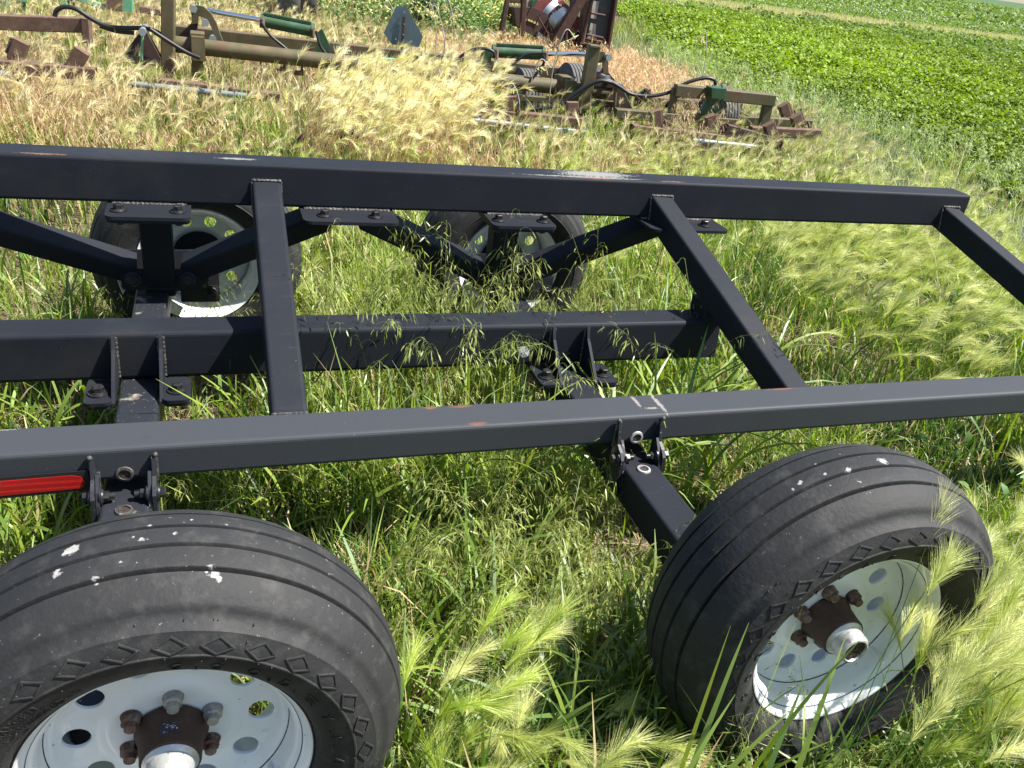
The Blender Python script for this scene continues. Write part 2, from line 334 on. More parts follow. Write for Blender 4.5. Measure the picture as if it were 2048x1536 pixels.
# axles
for i, ax in enumerate(AX):
    bm = bmesh.new(); tube(bm, (ax, .15, .317), (ax, 2.12, .317), .10, .10, .010); obj('axle', bm, M['paint_dirty' if i == 0 else 'paint'], T)
    # ears on the low rail
    for sx in (-1, 1):
        x = ax + sx * .060
        bm = bmesh.new()
        prism(bm, [(x, .7365, .462 + .018 * i), (x, .728, .462 + .018 * i), (x, .712, .42), (x, .690, .408), (x, .676, .392), (x, .674, .30), (x, .682, .285), (x, .7365, .285)], .008)
        e = obj('gusset', bm, M['paint_dirty'], T)
        bm = bmesh.new(); xi = x - sx * .009; prism(bm, [(xi, .7345, .425), (xi, .716, .43), (xi, .690, .40), (xi, .678, .375), (xi, .672, .345), (xi, .660, .325), (xi, .668, .3175), (xi, .7345, .3175)], .007); obj('lug', bm, M['paint_dirty'], e)
        bolt(e, (x + sx * .004, .700, .385), (sx, 0, 0), .85); bolt(e, (x - sx * .013, .700, .385), (-sx, 0, 0), .8, length=.012)
        b = bmesh.new(); bmesh.ops.create_icosphere(b, subdivisions=2, radius=.006, matrix=Matrix.Translation((x + sx * .004, .730, .463 + .018 * i))); obj('weld', b, M['weld'], e); weld(e, (x + sx * .005, .735, .452 + .018 * i), (x + sx * .005, .735, .40), .003)
    for P, a in (((ax, .7355, .415 + .008 * i), (0, -1, 0)), ((ax, .665, .3675), (0, 0, 1))):        # bushed holes
        P = Vector(P); a = Vector(a); bm = bmesh.new()
        R = []; d, s, u = frame(a)
        for rr, hh in ((.0185, .0), (.0175, .004), (.0125, .005), (.0110, -.012)):
            R.append([bm.verts.new(P + d * hh + s * rr * math.cos(math.tau * k / 32) + u * rr * math.sin(math.tau * k / 32)) for k in range(32)])
        for q, p in zip(R, R[1:]):
            for k in range(32): bm.faces.new((q[k], q[(k + 1) % 32], p[(k + 1) % 32], p[k]))
        h = obj('bushing', bm, M['galv' if i == 1 else 'weld'], T, 40)
        bm = bmesh.new(); cyl(bm, P + d * .0012, P + d * .0022, .0112, n=28); obj('bore', bm, M['grease'], h)
    # triangular gussets on the middle beam with bolted feet
    for sx in (-1, 1):
        x = ax + sx * .057; ms = .004 * i
        bm = bmesh.new(); prism(bm, [(x, 1.2485, .500 + ms), (x, 1.242, .500 + ms), (x, 1.226, .47), (x, 1.130, .381), (x, 1.118, .372), (x, 1.1165, .366), (x, 1.2485, .366)], .009); o = obj('gusset', bm, M['paint'], T)
        bm = bmesh.new(); prism(bm, rrect((x + sx * .036, 1.172, .3745), (1, 0, 0), (0, 1, 0), .066, .128, .016), .009); f = obj('foot_plate', bm, M['paint'], o)
        bm = bmesh.new(); prism(bm, rrect((x + sx * .037, 1.172, .3635), (1, 0, 0), (0, 1, 0), .066, .12, .014), .009); obj('flange', bm, M['paint_dirty'], o)
        bolt(o, (x + sx * .037, 1.160, .379), (0, 0, 1), 1.05)
        weld(o, (x + sx * .006, 1.247, .495 + ms), (x + sx * .006, 1.247, .38), .0035); weld(o, (x - sx * .006, 1.247, .495 + ms), (x - sx * .006, 1.247, .38), .0035)
    # post from the axle up to the high rail, foot bracket
    px = (-.083, 1.092)[i]; tx = (-.077, 1.036)[i]
    bm = bmesh.new(); tube(bm, (px, 1.895, .368), (tx, 1.748, .717), .092, .085, .010, up=(0, 1, .3)); po = obj('post', bm, M['paint'], T)
    bm = bmesh.new(); prism(bm, rrect((px + .003, 1.851, .412), (1, 0, 0), (0, .14, .99), .236, .068, .012), .010); fp = obj('bracket_plate', bm, M['paint'], T)
    prism_b = bmesh.new(); prism(prism_b, rrect((px + .003, 1.95, .430), (1, 0, 0), (0, .14, .99), .236, .09, .012), .010); obj('bracket_plate', prism_b, M['paint'], T)
    for sx in (-1, 1): bolt(fp, (px + .003 + sx * .083, 1.8455, .414), (0, -1, .14), 1.05, length=.014)
    # top plate under the high rail
    x0, x1 = ((-.196, .029), (.936, 1.156))[i]
    bm = bmesh.new(); prism(bm, rrect(((x0 + x1) / 2, 1.66, .7115), (1, 0, 0), (0, 1, 0), x1 - x0, .205, .020), .010); tp = obj('bracket_plate', bm, M['paint'], T)
    bm = bmesh.new(); prism(bm, rrect(((x0 + x1) / 2, 1.664, .7005), (1, 0, 0), (0, 1, 0), x1 - x0 - .004, .20, .020), .010); obj('flange', bm, M['paint'], tp)
    for sx in (-1, 1):
        bolt(tp, ((x0 + x1) / 2 + sx * .078, 1.612, .7165), (0, 0, 1), .95); bolt(tp, ((x0 + x1) / 2 + sx * .078, 1.612, .6945), (0, 0, -1), .8)
    b = bmesh.new(); bead(b, (x0 + .012, 1.678, .7175), (x1 - .012, 1.678, .7175), .004); obj('weld', b, M['weld'], tp)
    # spindle bracket by the far wheel
    bm = bmesh.new(); prism(bm, rrect((ax + .147, 1.93, .352), (1, 0, 0), (0, 0, 1), .125, .105, .006), .012); sb = obj('spindle_bracket', bm, M['paint_dirty'], T)
    bolt(sb, (ax + .185, 1.9235, .335), (0, -1, 0), 1.1, length=.016)
    bm = bmesh.new(); tube(bm, (ax + .01, 2.05, .36), (ax + .16, 2.05, .37), .12, .11, .006); obj('spindle_bracket', bm, M['paint'], T)
    bm = bmesh.new(); tube(bm, (ax + .01, .215, .34), (ax + .16, .215, .36), .06, .12, .006); obj('spindle_bracket', bm, M['paint'], T)
# plates where two braces meet
for x0, x1 in ((.343, .633), (1.505, 1.813)):
    bm = bmesh.new(); prism(bm, rrect(((x0 + x1) / 2, 1.66, .7115), (1, 0, 0), (0, 1, 0), x1 - x0, .205, .024), .010); tp = obj('bracket_plate', bm, M['paint'], T)
    for sx in (-1, 1):
        bolt(tp, ((x0 + x1) / 2 + sx * .078, 1.612, .7165), (0, 0, 1), .95); bolt(tp, ((x0 + x1) / 2 + sx * .078, 1.612, .7065), (0, 0, -1), .8)
    b = bmesh.new(); bead(b, (x0 + .012, 1.678, .7175), (x1 - .012, 1.678, .7175), .0045); obj('weld', b, M['weld'], tp)
# diagonal braces
def brace(a, b):
    bm = bmesh.new(); tube(bm, a, b, .085, .072, .009, up=(0, -.38, .92)); return obj('brace', bm, M['paint'], T)
brace((.005, 1.895, .434), (.43, 1.735, .680)); brace((-.165, 1.895, .434), (-.90, 1.735, .755))
brace((1.185, 1.895, .432), (1.605, 1.735, .682)); brace((1.005, 1.895, .434), (.55, 1.735, .685))
# red reflector strip on the low rail
bm = bmesh.new()
pts = [(-.62, .724, .4165), (-.212, .7247, .426), (-.195, .7247, .421), (-.187, .7247, .41), (-.191, .7247, .396), (-.197, .7247, .392), (-.62, .724, .378)]
prism(bm, pts, .003); bmesh.ops.translate(bm, verts=bm.verts, vec=(0, .0018, 0)); obj('reflector', bm, M['red'], T)
# holder strip round the reflector
bm = bmesh.new(); prism(bm, [(-.64, .7265, .425), (-.18, .7272, .435), (-.176, .7272, .385), (-.64, .7265, .368)], .0016); obj('reflector_backing', bm, M['hose'], T)

# ---------------------------------------------------------------- wheels
def tyre_profile():
    p = []
    def crown(dy): return .367 - .026 * (dy / .1) ** 2 - .006 * (abs(dy) / .1) ** 6
    gro = (-.062, -.021, .021, .062)
    ys = sorted(list(np.linspace(-.1, .1, 25)) + [g_ + o for g_ in gro for o in (-.0042, -.0036, -.0026, .0026, .0036, .0042)])
    for y in ys:
        z = crown(y)
        for g_ in gro:
            if abs(y - g_) <= .0037: z -= .0105 if abs(y - g_) < .003 else .001
        p.append((z, .1 + y))
    side = [(.3325, -.003), (.3285, -.0065), (.3235, -.0080), (.318, -.0115), (.312, -.0185), (.3085, -.0255), (.3065, -.0285), (.3045, -.0292), (.302, -.0300), (.293, -.0345), (.283, -.0375), (.2745, -.0385), (.2728, -.0402), (.2708, -.0402), (.2690, -.0380), (.258, -.0365), (.247, -.0325), (.236, -.0265), (.226, -.0185), (.218, -.0095), (.2142, -.002), (.2140, .006), (.2138, .03)]
    out = [(r, .2 - y) for r, y in side[::-1]] + [(z, y) for z, y in sorted(p, key=lambda q: -q[1])] + side
    return out, side
PROF, SIDE = tyre_profile()
sr = np.array([s_[0] for s_ in SIDE])[::-1]; sy = np.array([s_[1] for s_ in SIDE])[::-1]
def side_pt(C, r, ang, h=0.):                 # a place on the outer sidewall; ang clockwise from the top as seen from outside
    y = float(np.interp(r, sr, sy))
    return Vector((C[0] + r * math.sin(ang), C[1] + y - h, C[2] + r * math.cos(ang)))
def ring_text(bm, C, text, r, a0, size, h=.0022, spacing=None, sx=1.):
    """raised lettering running clockwise round the sidewall; a0 and spacing in degrees"""
    chunks = [(ch, a0 + spacing * i) for i, ch in enumerate(text)] if spacing else [(text, a0)]
    for ch, a in chunks:
        if ch == ' ': continue
        if ch == '*':                          # the little winged emblem between the two words
            for k in range(4):
                q = [(-.012 + .003 * k, .006 - .004 * k), (.013 - .002 * k, .0045 - .004 * k), (.014 - .002 * k, .0022 - .004 * k), (-.010 + .003 * k, .0035 - .004 * k)]
                lo = [bm.verts.new(side_pt(C, r + y, math.radians(a) + x / r, -.0005)) for x, y in q]; hi = [bm.verts.new(side_pt(C, r + y, math.radians(a) + x / r, h)) for x, y in q]
                bm.faces.new(hi)
                for i in range(4): bm.faces.new((lo[i], lo[(i + 1) % 4], hi[(i + 1) % 4], hi[i]))
            continue
        cu = bpy.data.curves.new('lettering', 'FONT'); cu.body = ch; cu.size = size; cu.extrude = .001; cu.resolution_u = 3
        if spacing: cu.align_x = 'CENTER'
        o = bpy.data.objects.new('lettering', cu); COL.objects.link(o)
        bpy.context.view_layer.update()
        me = o.evaluated_get(bpy.context.evaluated_depsgraph_get()).to_mesh()
        vs = [bm.verts.new(side_pt(C, r + (v.co.y - size * .35), math.radians(a) + v.co.x * sx / r, h if v.co.z > 0 else -.0006)) for v in me.vertices]
        for f in me.polygons:
            try: bm.faces.new([vs[i] for i in f.vertices])
            except ValueError: pass
        bpy.data.objects.remove(o); bpy.data.curves.remove(cu)
def diamond(bm, C, r, a, w_=.046, h_=.027, t=.0017, hh=.0024):
    P = [(-w_ / 2, 0.), (0., h_ / 2), (w_ / 2, 0.), (0., -h_ / 2)]; Q = [(x * (1 - 2.6 * t / h_), y * (1 - 2.6 * t / h_)) for x, y in P]
    def mk(pp, h): return [bm.verts.new(side_pt(C, r + y, a + x / r, h)) for x, y in pp]
    a0, a1, b1, b0 = mk(P, -.0005), mk(P, hh), mk(Q, hh), mk(Q, -.0005)
    for p, q in ((a0, a1), (a1, b1), (b1, b0)):
        for i in range(4): bm.faces.new((p[i], p[(i + 1) % 4], q[(i + 1) % 4], q[i]))
    for dx in (-.36, .36):                     # vent nibs
        c = side_pt(C, r, a + dx * w_ / r); n = Vector((0, -1, 0)); cyl(bm, c, c + n * .0016, .0022, .0016, 8)

def wheel(C, flip=False, marks=None, text0=5., extra_text=(), nut_angle=0., nuts=None, sticker=False, label=None, full=True):
    """built facing -Y round its flange plane, then turned about Z for the far side"""
    P0 = Vector(C); parts = []
    C = (0., 0., 0.)
    bm = bmesh.new(); n = 80                   # rim: flange, barrel, dished disc with ten holes
    lathe(bm, [(.2125, .010), (.2135, .003), (.2120, -.001), (.2080, -.001), (.2045, .004), (.2005, .012), (.1965, .018), (.1925, .0205), (.1875, .024), (.1840, .034), (.1825, .050), (.1815, .066), (.1795, .0695)], C, n=n)
    lathe(bm, [(.2125, .010), (.203, .016), (.186, .04), (.185, .17), (.204, .185), (.2125, .198), (.2095, .203), (.2, .196), (.183, .182), (.178, .17), (.178, .075)], C, n=n)
    NH = 10; HR, HC = .0205, .1365
    # disc as a polar grid with round holes cut out
    def dz(r):
        return float(np.interp(r, [0, .044, .046, .088, .094, .101, .110, .150, .165, .172, .1755, .179], [.081, .081, .0775, .0775, .0785, .0835, .0870, .0860, .0835, .0795, .0755, .0705]))
    inner = [.043, .045, .047, .06, .075, .088, .092, .096, .101, .106, .110]; outer = [.163, .167, .171, .1745, .1775, .179]
    na = NH * 12
    def ringv(r): return [bm.verts.new((r * math.sin(math.tau * i / na), dz(r), r * math.cos(math.tau * i / na))) for i in range(na)]
    def bridge(a, b):
        for i in range(na): bm.faces.new((a[i], a[(i + 1) % na], b[(i + 1) % na], b[i]))
    I = [ringv(r) for r in inner]; O = [ringv(r) for r in outer]
    for q, p in zip(I, I[1:]): bridge(q, p)
    for q, p in zip(O, O[1:]): bridge(q, p)
    for k in range(NH):
        ac = math.tau * (k + .5) / NH; hv, hb, hm = [], [], []
        idx = [(k * 12 + i) % na for i in range(13)]; NS = 8
        def sidev(i): return [bm.verts.new((r * math.sin(math.tau * i / na), dz(r), r * math.cos(math.tau * i / na))) for r in np.linspace(.110, .163, NS + 1)[1:-1]]
        loop = [I[-1][i] for i in idx] + sidev(idx[-1]) + [O[0][i] for i in idx[::-1]] + sidev(idx[0])[::-1]
        cx, cz = HC * math.sin(ac), HC * math.cos(ac)
        for v_ in loop:
            dx, dz_ = v_.co.x - cx, v_.co.z - cz; a = math.atan2(dx, dz_)
            for lst, rr, dep in ((hm, HR * 1.10, -.0016), (hv, HR, 0.), (hb, HR * .99, .005)):
                x, z = cx + rr * math.sin(a), cz + rr * math.cos(a); lst.append(bm.verts.new((x, dz(math.hypot(x, z)) + dep, z)))
        m_ = len(loop)
        for i in range(m_):
            j = (i + 1) % m_
            for p, q in ((loop, hm), (hm, hv), (hv, hb)):
                try: bm.faces.new((p[i], p[j], q[j], q[i]))
                except ValueError: pass
    bmesh.ops.remove_doubles(bm, verts=bm.verts, dist=.00001)
    if full:
        cyl(bm, (.150, .062, -.105), (.132, .012, -.092), .0042, .0042, 10)
    rim = ('wheel', bm, M['white'], 40)
    tb = bmesh.new(); lathe(tb, PROF, C, n=144)
    if full:
        for k in range(30): diamond(tb, C, .2885, math.tau * (k + .3) / 30)
        ring_text(tb, C, 'GOOD*YEAR', .2475, text0, .0235, spacing=12.3)
        for (tx, r, a, sz) in extra_text: ring_text(tb, C, tx, r, a, sz, .0009)
        for k in range(46):                    # mould vent stubs
            a = random.random() * math.tau; r = random.choice((.298, .27, .315, .24, .262)); c = side_pt(C, r, a); cyl(tb, c, c + Vector((0, -.0018 - .003 * random.random(), 0)), .0014, .0007, 6)
        for (a, dl) in ((-62, 1), (-22, 1)):
            pass
    parts.append(('tyre', tb, rub('tyre_rubber', marks), 28))
    hb_ = bmesh.new(); lathe(hb_, [(.001, .072), (.0555, .074), (.0555, .070), (.0530, .064), (.0495, .058), (.0455, .026), (.0450, .016), (.0440, .014), (.0400, .0135)], C, n=48); parts.append(('hub', hb_, M['rust'], 40))
    cb = bmesh.new(); lathe(cb, [(.0405, .016), (.0410, .0125), (.0385, .0100), (.0345, .006), (.0335, -.010), (.0325, -.018), (.0295, -.0225), (.0255, -.0235), (.0240, -.019)], C, n=48); parts.append(('hub_cap', cb, M['galv'], 35))
    gb = bmesh.new(); lathe(gb, [(.0242, -.0185), (.0195, -.0205), (.012, -.018), (.006, -.0195), (.0005, -.0195)], C, n=32)
    for v_ in gb.verts: v_.co.y += (random.random() - .5) * .004
    parts.append(('grease_plug', gb, M['grease'], 60))
    for k in range(6):
        a = math.radians(nut_angle + 60 * k); x, z = .0685 * math.sin(a), .0685 * math.cos(a)
        b = bmesh.new(); cyl(b, (x, .0785, z), (x, .064, z), .0155, .0150, 6, rot=random.random()); cyl(b, (x, .064, z), (x, .0610, z), .0146, .0115, 6, rot=0); cyl(b, (x, .062, z), (x, .0520, z), .0098, .0090, 14)
        lathe(b, [(.0165, 0.), (.0155, -.003), (.012, -.003)], (x, .0785, z), n=18)
        parts.append(('lug_nut', b, M[(nuts or 'rrrrrr')[k] == 'g' and 'nut_grey' or 'nut'], 35))
    sb = bmesh.new(); lathe(sb, [(.1966, .0176), (.1952, .0188)], C, n=96)
    for v_ in sb.verts: v_.co.y -= .0006
    parts.append(('pinstripe', sb, M['blue'], 60))
    eb = bmesh.new(); lathe(eb, [(.1803, .0690), (.1786, .0700)], C, n=96)
    for v_ in eb.verts: v_.co.y -= .0008
    parts.append(('seam_grime', eb, M['grease'], 60))
    rb = bmesh.new(); lathe(rb, [(.2138, -.0002), (.2124, -.0014), (.2108, -.0015)], C, n=96)
    for v_ in rb.verts: v_.co.y -= .0004 * random.random()
    parts.append(('rusty_lip', rb, M['rust'], 60))
    if sticker:
        s_ = bmesh.new(); rr = []
        for a in np.linspace(-16, 14, 7):
            rr.append([s_.verts.new(((.0462 + .0035 * (y - .03) / .03) * math.sin(math.radians(a + (y - .036) * 260)), y, (.0462 + .0035 * (y - .03) / .03) * math.cos(math.radians(a + (y - .036) * 260)))) for y in (.030, .038, .047)])
        for p, q in zip(rr, rr[1:]):
            for i in range(2): s_.faces.new((p[i], q[i], q[i + 1], p[i + 1]))
        parts.append(('sticker', s_, M['sticker'], 60))
    if flip:
        # the inner side seen from the trailer: a brake-less hub flange
        fb = bmesh.new(); lathe(fb, [(.001, .16), (.035, .16), (.035, .12), (.06, .112), (.092, .094), (.092, .088)], C, n=40); parts.append(('hub_flange', fb, M['paint'], 35))
    rimo = None
    for nme, b, m_, sm in [rim] + parts:
        if flip: bmesh.ops.rotate(b, verts=b.verts, cent=(0, 0, 0), matrix=Matrix.Rotation(math.pi, 3, 'Z'))
        bmesh.ops.translate(b, verts=b.verts, vec=P0)
        if rimo is None:
            # wheel meshes keep their own origin so that the marks stay with the wheel
            rimo = obj(nme, b, m_, T, sm); 
            for v_ in rimo.data.vertices: v_.co -= (P0 - T.location)
            rimo.location = P0 - T.location
        else: obj(nme, b, m_, rimo, sm)
    return rimo
# droppings: centres on the tread in wheel space
def tread(u, v, C, y):                         # where a pixel meets the tread circle near width y
    for dy in np.linspace(-.02, .22, 481):
        p = aty(u, v, C[1] + dy); r = math.hypot(p[0] - C[0], p[2] - C[2]); t = .367 - .026 * ((dy - .1) / .1) ** 2
        if p[2] > C[2] and abs(r - t) < .004: return tuple(p - np.array(C))
    return (0, .1, .367)
CL, CRt = (0, 0, .370), (X2, 0, .3985)
mk = []
for (u, v, a) in ((142, 1095, .0075), (128, 1104, .005), (420, 1133, .006), (430, 1146, .0065), (437, 1155, .005), (190, 1157, .006), (110, 1143, .006), (283, 1075, .004), (385, 1035, .0035), (420, 1022, .003), (340, 1030, .003), (300, 1048, .004), (372, 1040, .003), (350, 1062, .0035), (265, 1070, .003), (240, 1120, .003), (455, 1045, .003), (480, 1060, .0025)):
    mk.append((tread(u, v, CL, 0), (a * 1.15, a * 1.15, a * 1.15), .7))
wheel(CL, marks=mk, text0=5., nut_angle=5, nuts='ggrrrr', sticker=True,
      extra_text=[('LOAD RANGE D', .2580, -62, .0165), ('MAX LOAD 2540 LBS (1152 KG) AT 70 PSI (480 KPA) COLD', .2445, -70, .0078), ('TREAD 4 PLIES NYLON CORD', .2365, -52, .0070), ('SIDEWALL 4 PLIES NYLON', .229, -66, .0066)])
mk = [(tread(u, v, CRt, 0), (a * 1.15,) * 3, .7) for (u, v, a) in ((1767, 918, .008), (1700, 938, .006), (1650, 945, .0035), (1600, 962, .0045), (1585, 975, .0035), (1740, 985, .004), (1680, 905, .003), (1630, 925, .003), (1720, 960, .0035), (1660, 968, .003))]
wheel(CRt, marks=mk, text0=-103.4, nut_angle=-12, extra_text=[('SAFETY WARNING', .2580, 8, .0115), ('SERIOUS INJURY MAY RESULT FROM TIRE FAILURE', .2465, 8, .0058), ('FARM UTILITY', .247, 66, .022)])
wheel((.035, 2.315, .356), flip=True, nut_angle=10, full=False)
wheel((X2 - .030, 2.315, .356), flip=True, nut_angle=20, full=False)

# ================================================================== FIELD CULTIVATOR
K = .13
def cp(u, v, Y): return aty(u, v, Y, K)
cult = empty('field_cultivator', tuple(aty(700, 130, 6.5, K) * np.array([1, 1, 0])))
tag(cult, 'weathered olive folding field cultivator with hydraulic cylinders lying in straw coloured grass', 'cultivator')
UPK = (0, 0, 1)
def cbar(name, a, b, Y, w_, h_, m, hollow=False, Yb=None, r=.008):
    bm = bmesh.new(); tube(bm, cp(*a, Y), cp(*b, Yb or Y), w_, h_, r, hollow=hollow); return obj(name, bm, M[m], cult)
def cpost(name, a, b, Y, w_, d_, m, r=.008):
    A, B = cp(*a, Y), cp(*b, Y); bm = bmesh.new(); tube(bm, A, B, w_, d_, r, up=(.13, 1, 0)); return obj(name, bm, M[m], cult)
cbar('toolbar', (-260, 108), (192, 148), 5.85, .10, .082, 'brown', True)
cbar('toolbar', (310, 165), (560, 195), 5.92, .09, .07, 'brown')
cbar('toolbar', (880, 218), (1165, 245), 5.85, .09, .075, 'brown')
cbar('toolbar', (1262, 264), (1442, 284), 5.75, .10, .125, 'brown', True)
cbar('toolbar', (1230, 226), (1470, 246), 6.2, .09, .08, 'olive'); cbar('toolbar', (1450, 258), (1560, 288), 5.85, .08, .09, 'maroon')
cbar('toolbar', (1260, 200), (1480, 214), 6.8, .09, .09, 'olive'); cbar('toolbar', (1430, 238), (1620, 248), 6.4, .08, .08, 'olive')
cbar('toolbar', (1500, 262), (1640, 268), 6.0, .08, .08, 'brown')
cbar('toolbar', (1030, 195), (1250, 210), 6.45, .06, .05, 'olive')
cbar('rear_beam', (330, 60), (1178, 152), 7.2, .10, .10, 'olive'); cbar('toolbar', (-120, 40), (168, 50), 6.9, .10, .11, 'brown')
cpost('end_plate', (172, 36), (176, 85), 6.88, .06, .10, 'brown')
bm = bmesh.new(); cyl(bm, cp(330, 86, 6.6), cp(1238, 188, 6.6), .062, n=28); obj('torque_tube', bm, M['olive'], cult, 40)
for u, v in ((396, 94), (1127, 178)):
    bm = bmesh.new(); A = Vector(cp(u - 11, v, 6.6)); B = Vector(cp(u + 11, v, 6.6)); Q = (A + B) / 2; tube(bm, Q + Vector((0, -.10, .01)), Q + Vector((0, .08, .01)), .105, .20, .006, hollow=True); obj('collar', bm, M['olive'], cult)
    cpost('collar_leg', (u, v + 18), (u - 3, v + 60), 6.6, .085, .05, 'olive')
cpost('upright', (338, -120), (336, 140), 6.5, .095, .09, 'olive'); cpost('upright', (1188, 92), (1166, 216), 6.42, .10, .09, 'olive')
bm = bmesh.new(); tube(bm, cp(1178, 91, 6.42), cp(1197, 93, 6.42), .12, .02, .004); obj('post_cap', bm, M['olive'], cult)
bm = bmesh.new(); prism(bm, [cp(325, 143, 6.44), cp(334, 118, 6.44), cp(350, 116, 6.44), cp(346, 150, 6.44)], .02); obj('foot_plate', bm, M['brown'], cult)
for a, b, Y in (((265, 168), (492, 192), 5.76), ((905, 236), (1175, 266), 5.76), ((1385, 281), (1510, 294), 5.62), ((-60, 138), (22, 150), 5.7)):
    bm = bmesh.new(); cyl(bm, cp(*a, Y), cp(*b, Y), .021, n=14); obj('pipe', bm, M['zinc'], cult, 40)
# spring tine clamps: angled blocks with toothed edge, each with a U bolt
def tine(a, b, Y, wd=.09, m='brown', teeth=0):
    A, B = Vector(cp(*a, Y)), Vector(cp(*b, Y)); bm = bmesh.new(); tube(bm, A, B, wd, .07, .007, up=(.13, 1, 0))
    d, s, u = frame(B - A, (.13, 1, 0))
    if teeth:
        for k in range(7):
            q = A + (B - A) * (.1 + .8 * k / 7); tube(bm, q, q + s * teeth * (wd / 2 + .022), .03, .012, .003)
    o = obj('tine_clamp', bm, M[m], cult)
    b_ = bmesh.new(); q = B - (B - A) * .02
    pts = [q + s * .05 + Vector((0, -.02, .05)), q + s * .045 + Vector((0, -.055, .02)), q + s * .04 + Vector((0, -.06, -.06)), q + s * .035 + Vector((0, -.055, -.12)), q + s * .03 + Vector((0, .0, -.14))]
    sweep(b_, pts, .011, 8, 5); obj('u_bolt', b_, M['darkrust'], o, 50)
    b_ = bmesh.new(); cyl(b_, q + Vector((-.03, -.06, -.125)), q + Vector((.05, -.06, -.125)), .022, n=12); obj('clamp_nut', b_, M['brown'], o, 40)
for t in (((44, 82), (30, 122), 5.9, .1, 'brown', -1), ((165, 101), (146, 136), 5.88, .1, 'brown', 0), ((1022, 193), (1022, 226), 5.86, .09, 'brown', 0), ((1145, 204), (1143, 230), 5.9, .09, 'brown', 0),
          ((1309, 221), (1314, 258), 5.78, .085, 'brown', 1), ((1420, 231), (1428, 270), 5.78, .085, 'brown', 1), ((1537, 247), (1548, 284), 5.85, .09, 'brown', 0), ((1565, 209), (1574, 238), 6.5, .08, 'brown', 1), ((1590, 231), (1600, 262), 6.1, .085, 'brown', 1),
          ((1372, 186), (1374, 212), 6.8, .08, 'brown', 0), ((1460, 205), (1462, 226), 6.7, .08, 'brown', 0), ((1072, 152), (1072, 200), 7.0, .09, 'maroon', 0), ((1046, 146), (1046, 164), 7.4, .08, 'olive', 0),
          ((514, 90), (512, 104), 7.4, .08, 'brown', 0), ((561, 92), (559, 106), 7.4, .08, 'brown', 0), ((594, 104), (594, 114), 7.3, .1, 'brown', 0), ((694, 115), (694, 124), 7.3, .1, 'brown', 0), ((1262, 182), (1262, 206), 6.9, .08, 'brown', 0)): tine(*t)
# hydraulic cylinders
def hyd(a, b, ra, rb, Y):
    bm = bmesh.new(); A, B = Vector(cp(*a, Y)), Vector(cp(*b, Y)); d = (B - A).normalized()
    cyl(bm, A, B, .050, n=24); cyl(bm, A - d * .025, A, .057, n=24); cyl(bm, B, B + d * .03, .057, n=24)
    for off in (.07, .07):
        tube(bm, A + Vector((0, -.02, .062)), B + Vector((0, -.02, .062)), .02, .02, .003); break
    o = obj('hydraulic_cylinder', bm, M['green'], cult, 40)
    bm = bmesh.new(); cyl(bm, cp(*ra, Y), cp(*rb, Y), .020, n=18); obj('piston_rod', bm, M['chrome'], o, 40)
    bm = bmesh.new()
    for q in (A - d * .01, B + d * .01): cyl(bm, q + Vector((0, -.03, 0)), q + Vector((0, -.09, .02)), .018, n=10); cyl(bm, q + Vector((0, -.085, .02)), q + Vector((0, -.10, -.04)), .016, n=10)
    obj('hose_fitting', bm, M['brown'], o, 40)
hyd((527, 42), (622, 61), (415, 21), (522, 40), 7.0); hyd((990, 103), (1083, 108), (1088, 107), (1190, 109), 6.75)
def plate(name, px, Y, th, m):
    bm = bmesh.new(); prism(bm, [cp(u, v, Y) for u, v in px], th); return obj(name, bm, M[m], cult)
arc = [(383, 30), (381, 12), (395, 10), (408, 13), (422, 26), (433, 45), (440, 66), (446, 82), (432, 84), (428, 66), (420, 48), (410, 36), (397, 32), (396, 46), (384, 48)]
plate('bell_crank', arc, 6.86, .03, 'olive'); plate('bell_crank', [(352, 76), (383, 46), (396, 46), (392, 88)], 6.9, .03, 'maroon')
plate('cylinder_lug', [(634, 66), (644, 57), (652, 74), (660, 92), (658, 114), (632, 112), (636, 84)], 6.95, .05, 'green')
plate('cylinder_lug', [(956, 140), (962, 108), (974, 98), (984, 100), (977, 150), (958, 150)], 6.7, .05, 'green')
arc2 = [(1185, 104), (1206, 103), (1216, 112), (1216, 146), (1206, 146), (1205, 124), (1194, 126), (1186, 136), (1178, 146)]
plate('bell_crank', arc2, 6.5, .03, 'olive'); plate('bell_crank', [(1183, 160), (1196, 132), (1214, 142), (1240, 172), (1238, 178), (1186, 170)], 6.55, .025, 'maroon')
